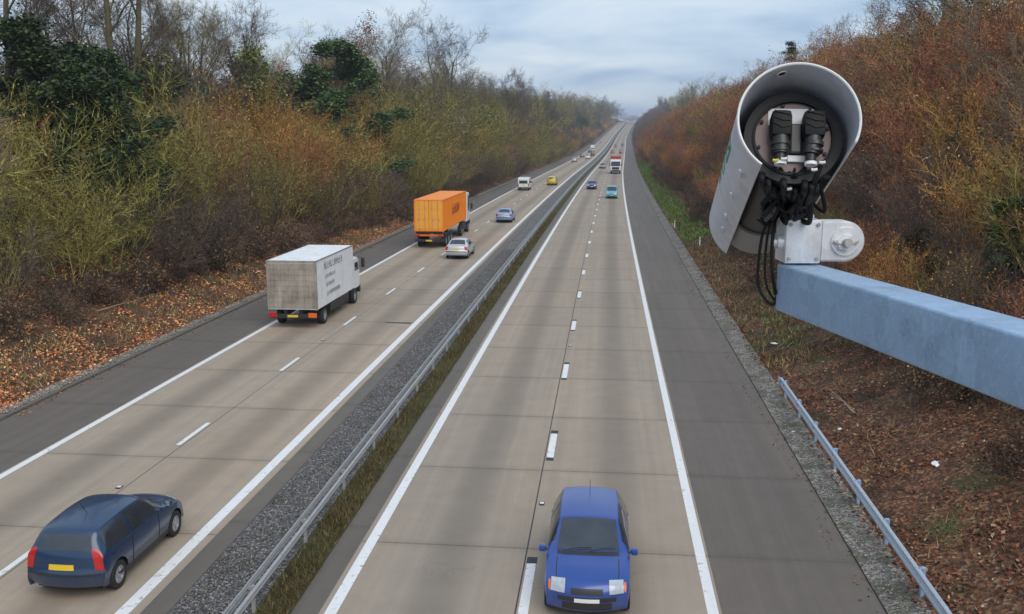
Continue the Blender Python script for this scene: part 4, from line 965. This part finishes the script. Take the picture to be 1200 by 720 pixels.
# --- box lorry
def dirty_white():
    h = NT('dirty_box_white'); p = h.obj(); sp = h.n('ShaderNodeSeparateXYZ'); h.put(sp.inputs[0], p); a = h.noise(p, 1.6, 6, .6); st = h.noise(h.scaled(p, (3, 3, .5)), 1, 5)
    return h.done(h.mix(h.math('MULTIPLY', h.sstep(h.math('ADD', h.math('MULTIPLY', a, .5), h.math('MULTIPLY', st, .5)), .42, .7), .45), (.8, .82, .84), (.5, .47, .42)), .45)
def dirty_back():
    h = NT('road_dirt_on_doors'); p = h.obj(); a = h.noise(h.scaled(p, (1, 1, .8)), 1.3, 6, .62); f = h.noise(h.scaled(p, (9, 9, .8)), 1, 4)
    return h.done(h.ramp(h.math('ADD', h.math('MULTIPLY', a, .7), h.math('MULTIPLY', f, .3)), [(.36, (.17, .145, .12)), (.52, (.3, .265, .22)), (.7, (.45, .4, .34))]), .7)
M['box_white'] = dirty_white(); M['box_back'] = dirty_back(); M['ink'] = plain('grey_lettering', (.13, .13, .16), .5)
bl = empty('box_lorry', road(-14.97, 42.7)); tag(bl, 'white box lorry with dirt stained rear doors and grey lettering on its side', 'lorry')
bx = MB().box((-1.23, 0, .92), (1.23, 6.6, 3.3), bev=.03).build('box', M['box_white'], bl)
MB().box((-1.15, -.03, .98), (1.15, -.002, 3.18), bev=.01).build('rear_shutter', M['box_back'], bx)
m = MB()
for k in range(7): m.box((-1.14, -.04, 1.27+k*.27), (1.14, -.031, 1.285+k*.27))
m.build('shutter_seam', M['box_back'], bx)
fr = MB(); fr.box((-1.245, -.02, 3.2), (1.245, .05, 3.315)); fr.box((-1.245, -.02, .9), (-1.155, .05, 3.197)); fr.box((1.155, -.02, .9), (1.245, .05, 3.197)); fr.build('rear_frame', M['box_back'], bx, bev=.008)
m = MB(); m.box((1.19, .05, 3.255), (1.245, 6.55, 3.31)); m.box((-1.245, .05, 3.255), (-1.19, 6.55, 3.31)); m.build('roof_rail', M['alloy'], bx)
m = MB()
for k, (z, n, h_) in enumerate(((2.72, 11, .34), (2.25, 9, .2), (1.82, 8, .2), (1.36, 12, .22))): letters(m, 1.232, 1.3+.12*k, z, n, h_, 40+k, .1)
m.build('side_lettering', M['ink'], bx)
m = MB(); m.box((-.45, 0, .62), (-.3, 8.2, .9)); m.box((.3, 0, .62), (.45, 8.2, .9)); m.build('chassis', M['underside'], bl)
MB().box((-1.15, -.06, .5), (1.15, .1, .7), bev=.02).build('rear_bumper', M['trim'], bl)
for s in (-1, 1):
    MB().box((min(s*.78, s*1.2), -.08, .55), (max(s*.78, s*1.2), -.05, .78), bev=.015).build('tail_light', M['lamp_red'] if s < 0 else M['lamp_orange'], bl)
    MB().box((min(s*1.15, s*1.2), 2.2, .45), (max(s*1.15, s*1.2), 5.6, .86), bev=.01).build('side_guard', M['trim'], bl)
    MB().box((min(s*.75, s*1.2), .75, .925-.04), (max(s*.75, s*1.2), 2.0, .915)).build('mudguard', M['trim'], bl)
truck_wheels(bl, (1.35, 7.0), 1.03, .42, .3); cab(bl, 6.75, 2.1, .72, 1.75, M['white'])
MB().box((-.26, -.075, .56), (.26, -.062, .67)).build('number_plate', M['plate_y'], bl)
# --- container lorry
def orange_paint():
    h = NT('container_orange'); p = h.obj(); a = h.noise(p, 2.2, 6, .65); b = h.noise(h.scaled(p, (4, 4, .4)), 1, 5)
    c = h.mix(h.math('MULTIPLY', h.sstep(a, .55, .75), .3), (.9, .25, .012), (.62, .17, .02)); c = h.mix(h.math('MULTIPLY', h.sstep(b, .6, .72), .25), c, (.3, .16, .08)); return h.done(c, .5)
M['orange'] = orange_paint(); M['orange_door_lit'] = plain('container_door_lit', (.88, .38, .04), .45, var=.15, scale=2); M['red_ink'] = plain('dark_red_lettering', (.38, .035, .03), .5)  # doors yellower and lighter: stronger light on the rear put into their colour
cl = empty('container_lorry', road(-14.55, 75), hd(75)); tag(cl, 'orange shipping container carried by an articulated lorry in the inner lane', 'lorry')
# corrugated side walls, plain roof, end doors
ct = MB(); Lc = 12.3; z0, z1 = 1.42, 4.02
def corr(x, s):
    vs = []; fs = []; y = .12; k = 0
    while y < Lc-.12:
        for dy, dx in ((0, 0), (.07, 0), (.105, -.018), (.175, -.018)):
            vs += [(x+s*dx, min(y+dy, Lc-.12), z0+.1), (x+s*dx, min(y+dy, Lc-.12), z1-.08)]
        y += .21
    n = len(vs)//2
    ct.add(vs, [(2*i, 2*i+2, 2*i+3, 2*i+1) for i in range(n-1)])
corr(1.205, 1); corr(-1.205, -1)
ct.box((-1.18, .1, z1-.06), (1.18, Lc-.1, z1-.012)); ct.box((-1.16, .08, z0), (1.16, Lc-.06, z0+.08)); ct.box((-1.16, Lc-.08, z0+.1), (1.16, Lc-.03, z1-.1))
cont = ct.build('container', M['orange'], cl)
fr = MB()
for s in (-1, 1):
    x0, x1 = min(s*1.14, s*1.22), max(s*1.14, s*1.22)
    fr.box((x0, 0, z0-.02), (x1, .14, z1)); fr.box((x0, Lc-.14, z0-.02), (x1, Lc, z1)); fr.box((x0, .143, z1-.09), (x1, Lc-.143, z1-.002)); fr.box((x0, .143, z0-.018), (x1, Lc-.143, z0+.12))
fr.box((-1.137, .0, z1-.1), (1.137, .12, z1-.003)); fr.box((-1.137, 0, z0-.017), (1.137, .12, z0+.1))
fr.build('corner_frame', M['orange'], cont, bev=.008)
for s in (-1, 1):
    x0, x1 = min(s*.012, s*1.13), max(s*.012, s*1.13)
    d_ = MB(); d_.box((x0, .02, z0+.11), (x1, .07, z1-.11), bev=.008)
    for k in range(3): d_.box((x0+.09, -.002, z0+.2+k*.79), (x1-.09, .019, z0+.86+k*.79), bev=.009)
    dr = d_.build('door', M['orange_door_lit'], cont)
    for q in (.3, .78):
        b = MB(); b.cyl((s*q, -.03, z0+.03), (s*q, -.03, z1-.05), .018, n=8); b.box((s*q-.04, -.045, z0+.9), (s*q+.16*s if s > 0 else s*q+.04, -.03, z0+.94)) if s > 0 else b.box((s*q-.16, -.045, z0+.9), (s*q+.04, -.03, z0+.94)); b.build('lock_rod', M['rail_old'], dr)
m = MB(); letters(m, 1.226, 4.4, 2.5, 6, .78, 77, .3, 1, .22); m.build('side_lettering', M['red_ink'], cont)
m = MB(); m.box((-.5, .1, 1.12), (-.36, 12.4, 1.4)); m.box((.36, .1, 1.12), (.5, 12.4, 1.4)); m.box((-1.1, .02, 1.2), (1.1, .2, 1.39)); m.build('chassis', M['underside'], cl)
MB().box((-1.2, -.02, .55), (1.2, .12, .74), bev=.02).build('rear_bumper', M['trim'], cl)
MB().box((-1.2, -.04, 1.0), (1.2, .08, 1.16), bev=.015).build('light_bar', M['lamp_orange'], cl)
for s in (-1, 1): MB().box((min(s*.75, s*1.16), -.065, 1.02), (max(s*.75, s*1.16), -.042, 1.14), bev=.01).build('tail_light', M['lamp_red'], cl)
MB().box((-.26, -.035, .58), (.26, -.022, .7)).build('number_plate', M['plate_y'], cl)
m = MB(); m.box((-1.18, 1.0, .62), (-1.05, 4.6, 1.1)) ; m.box((1.05, 1.0, 1.0), (1.18, 4.6, 1.12)); m.build('mudguard', M['trim'], cl)
truck_wheels(cl, (1.5, 2.8, 4.1, 9.8, 13.6), 1.02, .5, .36)
m = MB(); m.box((.75, 10.6, .45), (1.15, 12.6, 1.05), bev=.06); m.box((-1.15, 10.6, .45), (-.75, 12.6, 1.05), bev=.06); m.build('fuel_tank', M['trim'], cl)
cab(cl, 12.7, 2.4, 1.05, 2.75, M['white'], None)
# --- white lorry with a red roof coming towards us
wl = empty('white_lorry', road(.55, 226), hd(226, False)); tag(wl, 'white lorry with a red roof board coming towards the bridge in the distance', 'lorry')
MB().box((-1.22, -7.5, 1.0), (1.22, 0, 3.5), bev=.04).build('box', M['white'], wl); cab(wl, .12, 2.4, .85, 2.3, M['white'])
MB().box((-1.23, -.35, 3.505), (1.23, .1, 4.15), bev=.03).build('roof_board', P_red, wl)
m = MB(); m.box((-.5, -7.3, .7), (.5, .6, .98)); m.build('chassis', M['underside'], wl); truck_wheels(wl, (-5.6, 1.0), 1.0, .46, .3); pitch(wl, 226, False)
# --- vans
def van(o, d, aw, label, L=4.9, h=1.95, glass=True):
    v = empty('white_van', road(o, d), hd(d, aw)); tag(v, label, 'van')
    poly = [(-L/2, .35), (L/2, .35), (L/2+.05, .7), (L/2-.1, 1.02), (L/2-.75, 1.15), (L/2-1.4, h-.08), (L/2-1.7, h), (-L/2+.1, h), (-L/2, h-.12), (-L/2-.03, .8)]
    b = MB().prism(poly, 'x', -.93, .93).build('body', M['white'], v, smooth=25, bev=.07)
    MB().box((-.7, -L/2-.045, 1.17), (.7, -L/2-.005, 1.68), bev=.015).build('rear_window', M['glass'], v)
    MB().box((-.95, -L/2-.12, .36), (.95, -L/2+.06, .58), bev=.03).build('rear_bumper', M['trim'], v)
    for s in (-1, 1):
        MB().box((min(s*.78, s*.92), -L/2-.055, .72), (max(s*.78, s*.92), -L/2-.0, 1.2), bev=.01).build('tail_light', M['lamp_red'], v)
        MB().box((min(s*.92, s*.938), -L/2+.5, 1.18), (max(s*.92, s*.938), L/2-1.5, 1.7), bev=.005).build('side_window', M['glass'], v)
        MB().box((min(s*.95, s*1.15), L/2-1.2, 1.15), (max(s*.95, s*1.15), L/2-1.1, 1.4), bev=.02).build('wing_mirror', M['trim'], v)
        for y in (-1.5, 1.55): wheel(v, s*.83, y, .33, .22, s)
    MB().box((-.26, -L/2-.05, .86), (.26, -L/2-.034, .98)).build('number_plate', M['plate_y'], v)
    return pitch(v, d, aw)
van(-14.5, 158, True, 'white van with a dark rear window in the inner lane ahead of the orange lorry', h=2.15)
van(-13.3, 458, True, 'tall white van far away on the far carriageway beyond the group of cars', L=6.2, h=3.1)

# ------------------------------------------------------------------ traffic camera on its arm
def cam_dir(a, b, c):
    """direction given along the photograph's right, up and forward axes -> world"""
    f = Vector((-math.sin(YAW)*math.cos(PITCH), math.cos(YAW)*math.cos(PITCH), -math.sin(PITCH))); r = Vector((math.cos(YAW), math.sin(YAW), 0)); u = r.cross(f)
    return r*a+u*b+f*c
EYEP = Vector((0, 0, EYE))
base = EYEP+cam_dir(.712, .112, 2.3)                       # foot of the mounting block, on the end of the arm
ax = cam_dir(.110, -.1445, .80); LEN = ax.length; ax.normalize()
rim0 = EYEP+cam_dir(.621, .406, 2.0)-base                # centre of the hood's near rim, measured from the foot
dn = cam_dir(math.sin(R(13)), -math.cos(R(13)), 0); dn = (dn-ax*dn.dot(ax)).normalized(); rt = dn.cross(ax)*-1
if rt.dot(cam_dir(1, 0, 0)) < 0: rt = -rt
dn0 = cam_dir(-.045, -1, 0); dn0 = (dn0-ax*dn0.dot(ax)).normalized(); rt0 = ax.cross(dn0)*-1
if rt0.dot(cam_dir(1, 0, 0)) < 0: rt0 = -rt0
def cc(x, y, s): return rim0+rt*x-dn*y+ax*s                # hood frame: right, up, along the axis
cv = empty('traffic_camera', base); tag(cv, 'traffic surveillance camera in a pale open-backed tubular sunshield, mounted on the metal arm', 'surveillance camera')
RO, RI = .1305, .1265
def shield():
    m = MB(); a0, a1 = R(52), R(308); nA, nS = 64, 14; vs = []
    for r in (RO, RI):
        for i in range(nS+1):
            for k in range(nA+1):
                a = a0+(a1-a0)*k/nA; vs.append(cc(-r*math.sin(a), -r*math.cos(a), LEN*i/nS))
    n = (nS+1)*(nA+1); W_ = nA+1; fs = []
    for i in range(nS):
        for k in range(nA): a = i*W_+k; fs += [(a, a+1, a+W_+1, a+W_), (n+a, n+a+W_, n+a+W_+1, n+a+1)]
    rim = []
    for k in range(nA): rim.append((k, n+k, n+k+1, k+1)); b = nS*W_+k; fs.append((b, b+1, n+b+1, n+b))
    for i in range(nS): a = i*W_; fs.append((a, a+W_, n+a+W_, n+a)); b = a+nA; fs.append((b, n+b, n+b+W_, b+W_))
    m.add(vs, fs+rim); return m
hood = shield().build('sunshield', M['shield'], cv, smooth=35)
pts = [cc(-(.1285)*math.sin(a), -(.1285)*math.cos(a), -.001) for a in np.linspace(R(52), R(308), 60)]
MB().tube(pts, .0032, 6).build('rim', M['rim'], hood, smooth=60)
MB().tube([cc(-.1285*math.sin(R(308)), -.1285*math.cos(R(308)), s) for s in (.0, .2, .5, LEN)], .003, 6).build('rim', M['rim'], hood, smooth=60)
# hole at the top of the hood, rivets on its left flank, green mark
th = R(180); MB().cyl(cc(0, RI-.0045, .028), cc(0, RI+.001, .028), .0085, n=20).build('hole', M['underside'], hood)
MB().ring(cc(0, RI-.005, .028), cc(0, 1, 0)-cc(0, 0, 0), .0085, .0115, .003, 20).build('hole_edge', M['rim'], hood)
for k, (adeg, s_) in enumerate(((70, .13), (72, .32), (70, .5), (68, .62))):
    a = R(adeg); o_ = lambda r, da=0, ds=0: cc(-r*math.sin(a+da), -r*math.cos(a+da), s_+ds)
    m = MB(); m.cyl(o_(RO-.001), o_(RO+.004), .0075, .006, 12); m.tube([o_(RO+.003), o_(RO+.005, -.04, .008), o_(RO+.004, -.08, .02)], .002, 5); m.build('rivet', M['cast'], hood)
m = MB()
def hood_stroke(a0, s0, a1, s1, w):
    n = 8; vs = []; fs = []
    for i in range(n+1):
        a = R(a0+(a1-a0)*i/n); s_ = s0+(s1-s0)*i/n; da = w*(s1-s0)/RO; ds = -w*(R(a1)-R(a0))*RO; l = math.hypot((s1-s0), (R(a1)-R(a0))*RO) or 1; da /= l; ds /= l
        for g in (-.5, .5):
            for r in (RO+.0012, RO-.001): vs.append(cc(-r*math.sin(a+g*da), -r*math.cos(a+g*da), s_+g*ds))
    for i in range(n): b = 4*i; fs += [(b, b+4, b+6, b+2), (b+1, b+3, b+7, b+5), (b, b+1, b+5, b+4), (b+2, b+6, b+7, b+3)]
    m.add(vs, fs)
for a0, s0, a1, s1 in ((100, .15, 116, .15), (116, .15, 116, .25), (116, .25, 100, .25), (100, .25, 100, .15), (104, .17, 112, .23), (99, .3, 117, .3), (99, .33, 112, .36), (101, .4, 115, .4), (103, .44, 113, .43)): hood_stroke(a0, s0, a1, s1, .009)
m.build('green_mark', M['green_mark'], hood)
# inner housing (level, not rolled with the hood)
def ci(x, y, s): return rim0+rt0*x-dn0*y+ax*s
h0 = (.004, -.004)
hs_ = MB(); hs_.cyl(ci(*h0, .125), ci(*h0, .74), .1, n=48); hb = hs_.build('camera_housing', M['housing'], cv, smooth=40)
MB().ring(ci(*h0, .58), ax, .1005, .108, .2, 48).build('lens_shroud', M['shroud'], hb, smooth=40)
MB().ring(ci(*h0, .098), ax, .085, .109, .03, 56).build('clamp_ring', M['ringgrey'], hb, smooth=40)
MB().ring(ci(*h0, .094), ax, .0845, .0905, .008, 56).build('gasket', M['rubber'], hb, smooth=40)
pt_ = MB(); pt_.cyl(ci(*h0, .104), ci(*h0, .124), .087, n=56); ep = pt_.build('end_plate', M['plate'], hb, smooth=40)
def pbox(x0, x1, y0, y1, s0, s1, bev=.002):
    Mx = Matrix((rt0, -dn0, ax)).transposed().to_4x4(); Mx.translation = ci(h0[0], h0[1], 0); return MB().box((x0, y0, s0), (x1, y1, s1), Mx, bev)
ROT = None
pbox(-.056, .045, .03, .07, .1015, .1039, .0008).build('label', M['label'], ep)
pbox(-.012, .026, -.058, -.043, .096, .1035, .001).build('label', M['label'], ep)
pbox(-.008, .018, -.04, .03, .088, .1035, .004).build('connector_block', M['blackplastic'], ep)
for k in range(8):
    a = 2*math.pi*k/8+.3; p0 = ci(h0[0]+.079*math.cos(a), h0[1]+.079*math.sin(a), .1035); MB().cyl(p0, p0-ax*.006, .0042, n=6).build('bolt', M['ringgrey'], ep)
for k, (xa, xb, lean_) in enumerate(((-.054, -.008, .0), (.016, .065, -.006))):
    g = pbox(xa, xb, -.012, .05, .05, .101, .013).build('cable_gland', M['rubber'], ep, smooth=50)
    xm = (xa+xb)/2; m = MB(); m.cyl(ci(h0[0]+xm, h0[1]-.004, .072), ci(h0[0]+xm+lean_, h0[1]-.05, .07), .019, .0175, 20); m.ring(ci(h0[0]+xm, h0[1]-.022, .071), dn0, .01, .0215, .008, 20); m.ring(ci(h0[0]+xm, h0[1]-.04, .0705), dn0, .01, .0205, .005, 20)
    m.cyl(ci(h0[0]+xm+lean_, h0[1]-.05, .07), ci(h0[0]+xm+lean_, h0[1]-.066, .07), .012, .011, 16); m.build('plug', M['blackplastic'], g, smooth=40)
    m = MB()
    for j in range(3): m.tube([ci(h0[0]+xa+.006, h0[1]+.045-.014*j, .0505), ci(h0[0]+xm, h0[1]+.04-.017*j, .049), ci(h0[0]+xb-.006, h0[1]+.036-.013*j, .0505)], .0022, 5)
    m.build('fold', M['rubber'], g, smooth=60)
    m = MB(); m.ring(ci(h0[0]+xm+lean_, h0[1]-.068, .07), dn0, .008, .0135, .007, 16); m.build('cable_clip', M['label'], g)
def smooth_path(P_):
    o = []
    for i in range(len(P_)-1):
        p0, p1, p2, p3 = P_[max(i-1, 0)], P_[i], P_[i+1], P_[min(i+2, len(P_)-1)]
        for t in np.linspace(0, 1, 7)[:-1]: t = float(t); o.append(.5*((2*p1)+(p2-p0)*t+(2*p0-5*p1+4*p2-p3)*t*t+(3*p1-p0-3*p2+p3)*t**3))
    return o+[P_[-1]]
# cable loom hanging below the plate towards the mounting block
r5 = random.Random(3); top_c = base+Vector((0, 0, .16))
def loc_(p): return p
blk = Matrix.Rotation(YAW, 3, 'Z')
def bp(x, y, z): return blk @ Vector((x, y, z))            # block frame, from the foot
cab_pts = []
for k in range(20):
    a = ci(h0[0]+r5.uniform(-.06, .075), h0[1]-r5.uniform(.055, .09), r5.uniform(.06, .16)); e = ci(h0[0]+r5.uniform(-.06, .06), -.1-r5.uniform(0, .05), r5.uniform(.2, .5)) if k % 3 else bp(r5.uniform(-.07, .04), r5.uniform(.02, .06), r5.uniform(.12, .16))
    mid = [a.lerp(e, t)+Vector((r5.gauss(0, .018), r5.gauss(0, .02), r5.gauss(-.02, .018))) for t in (.3, .6, .8)]
    P_ = [a]+mid+[e]; cr_ = []
    for i in range(4):
        for t in np.linspace(0, 1, 6)[:-1]:
            p0, p1, p2, p3 = P_[max(i-1, 0)], P_[i], P_[i+1], P_[min(i+2, 4)]
            cr_.append(.5*((2*p1)+(p2-p0)*t+(2*p0-5*p1+4*p2-p3)*t*t+(3*p1-p0-3*p2+p3)*t**3))
    cr_.append(e); MB().tube(cr_, r5.choice((.003, .004, .005, .0065)), 7).build('cable', M['rubber'], cv, smooth=60)
for k, (x, y, s_, mt) in enumerate(((-.045, -.072, .06, 'yellow_tie'), (-.028, -.07, .055, 'label'), (.038, -.092, .06, 'label'), (.055, -.075, .06, 'label'), (-.01, -.125, .1, 'cast'), (.07, -.1, .085, 'ringgrey'), (.03, -.15, .16, 'ringgrey'))):
    p = ci(x, y, s_); MB().tube([p, p+rt0*.006+dn0*.001, p+rt0*.013-dn0*.001], .0034, 6).build('cable_tie', M[mt], cv, smooth=60)
for k in range(9):  # black tubes added to fill the gap below the ring with dark
    x0 = -.062+.0155*k; a = ci(x0, -.088-.02*math.cos((k-5)*.28), .1+.02*(k % 3)); e = bp(-.05+.0125*k, .075+.012*(k % 2), .12-.004*(k % 3)) if k < 7 else ci(.06+.004*k-.02, -.13, .28)
    q = [a, a+dn0*.02-ax*.012*(k % 2), a.lerp(e, .5)+Vector((0, .012*(k % 3), -.004*(k % 4))), e.lerp(a, .2), e]
    MB().tube(smooth_path(q), .0075, 10).build('gap_filler', M['rubber'], cv, smooth=60)
# loops of cable down the left of the block
for k in range(3):
    q = [bp(-.04+.012*k, .03, .125), bp(-.062-.008*k, .0, .1), bp(-.07-.011*k, -.012+.012*k, .04), bp(-.066-.013*k, -.016+.014*k, -.03-.016*k), bp(-.05-.004*k, .0, -.08-.014*k), bp(-.03, .04, -.075)]
    MB().tube(smooth_path(q), (.0045, .0032, .0038)[k], 8).build('cable', M['rubber'], cv, smooth=60)
# mounting block, side boss with bolt, neck
mb_ = MB(); Mx = blk.to_4x4()
mb_.box((-.042, -.03, .0), (.046, .06, .108), Mx, .005); bk = mb_.build('mounting_block', M['cast'], cv, smooth=40)
m = MB()
for sx, sz in ((-.032, .012), (-.032, .096), (.036, .012), (.036, .096)): m.cyl(bp(sx, -.029, sz), bp(sx, -.034, sz), .0045, n=10)
m.build('screw', M['rail_old'], bk)
m = MB()
st_ = [(.046, .004), (.105, .004)]+[(.105+.05*math.sin(a), .054-.05*math.cos(a)) for a in np.linspace(0, math.pi, 24)][1:]+[(.046, .104)]
m.prism(st_, 'y', -.022, .03); m.v = [tuple(blk @ Vector(v)) for v in m.v]; bs = m.build('clamp_boss', M['cast'], bk, smooth=35, bev=.004)
MB().cyl(bp(.106, -.0215, .054), bp(.106, -.027, .054), .035, n=32).build('washer', M['cast'], bs, smooth=40)
MB().cyl(bp(.104, -.0265, .052), bp(.104, -.036, .052), .021, n=6).build('nut', M['cast'], bs)
MB().cyl(bp(.104, -.0355, .052), bp(.106, -.05, .053), .0105, n=14).build('bolt', M['rail_old'], bs, smooth=40)
MB().tube([bp(.075, -.03, .055), bp(.09, -.034, .049), bp(.12, -.034, .049), bp(.135, -.03, .055)], .004, 6).build('split_pin', M['rail_old'], bs)
m = MB(); m.cyl(bp(.005, -.005, .107), bp(.005, -.002, .15), .019, .018, 24); m.ring(bp(.005, 0, .107), (0, 0, 1), .014, .024, .008, 24); m.build('neck', M['cast'], bk, smooth=40)
m = MB(); m.cyl(bp(-.041, .0, .05), bp(-.056, .0, .05), .02, .018, 20); m.cyl(bp(-.056, .0, .05), bp(-.07, .0, .05), .012, .012, 12); m.build('cable_entry', M['cast'], bk, smooth=40)
MB().box((-.03, .0, .108), (.035, .05, .118), Mx, .003).build('cap_plate', M['cast'], bk)
m = MB(); m.box((-.03, .02, .118), (.04, .05, .2), Mx, .004); m.build('bracket', M['ringgrey'], bk)
# the arm: square galvanised tube running back over the viewer's right shoulder
ad = cam_dir(.1365, -.1335, -.86); ad.z = ad.z*.3; ad.normalize(); sidev = ad.cross(Vector((0, 0, 1))).normalized(); upv = sidev.cross(ad).normalized()
lt = EYEP+cam_dir(.662, .107, 2.3)                          # upper left corner of the free end
arm = empty('camera_arm', lt); tag(arm, 'blue grey galvanised square steel arm reaching in from the right and carrying the camera', 'steel arm')
if sidev.dot(cam_dir(1, 0, 0)) < 0: sidev = -sidev
def ap(l, s, u): return ad*l+sidev*s+upv*u
H_, W2, LA = .117, .1, 2.15
m = MB(); prof = []
for cx_, cy_, a0 in ((.006, -.006, 90), (W2-.006, -.006, 0), (W2-.006, -H_+.006, -90), (.006, -H_+.006, -180)):
    for q in range(5):
        a = R(a0+ (90 if False else 0))+R(90)*(1-q/4); prof.append((cx_+.006*math.cos(a), cy_+.006*math.sin(a)))
for l in np.linspace(0, LA, 24): m.v += [tuple(ap(l, x, y)) for x, y in prof]
n = len(prof)
for i in range(23): m.f += [(i*n+k, i*n+(k+1) % n, (i+1)*n+(k+1) % n, (i+1)*n+k) for k in range(n)]
m.f += [tuple(range(n)), tuple(23*n+k for k in reversed(range(n)))]
m.build('beam', M['galv'], arm, smooth=40)
Mb = Matrix((sidev, ad, upv)).transposed().to_4x4()

# ------------------------------------------------------------------ haze
hz = MB().box((-1700, -450, -60), (1800, 4050, 110)).build('haze', []); hz['kind'] = 'stuff'
hm = bpy.data.materials.new('haze'); hm.use_nodes = True; t = hm.node_tree; t.nodes.remove(t.nodes['Principled BSDF'])
pv = t.nodes.new('ShaderNodeVolumePrincipled'); pv.inputs['Color'].default_value = (.76, .85, .97, 1); pv.inputs['Density'].default_value = .0003; pv.inputs['Anisotropy'].default_value = .2
t.links.new(pv.outputs[0], t.nodes['Material Output'].inputs['Volume']); hz.data.materials.append(hm)
hz.display_type = 'WIRE'
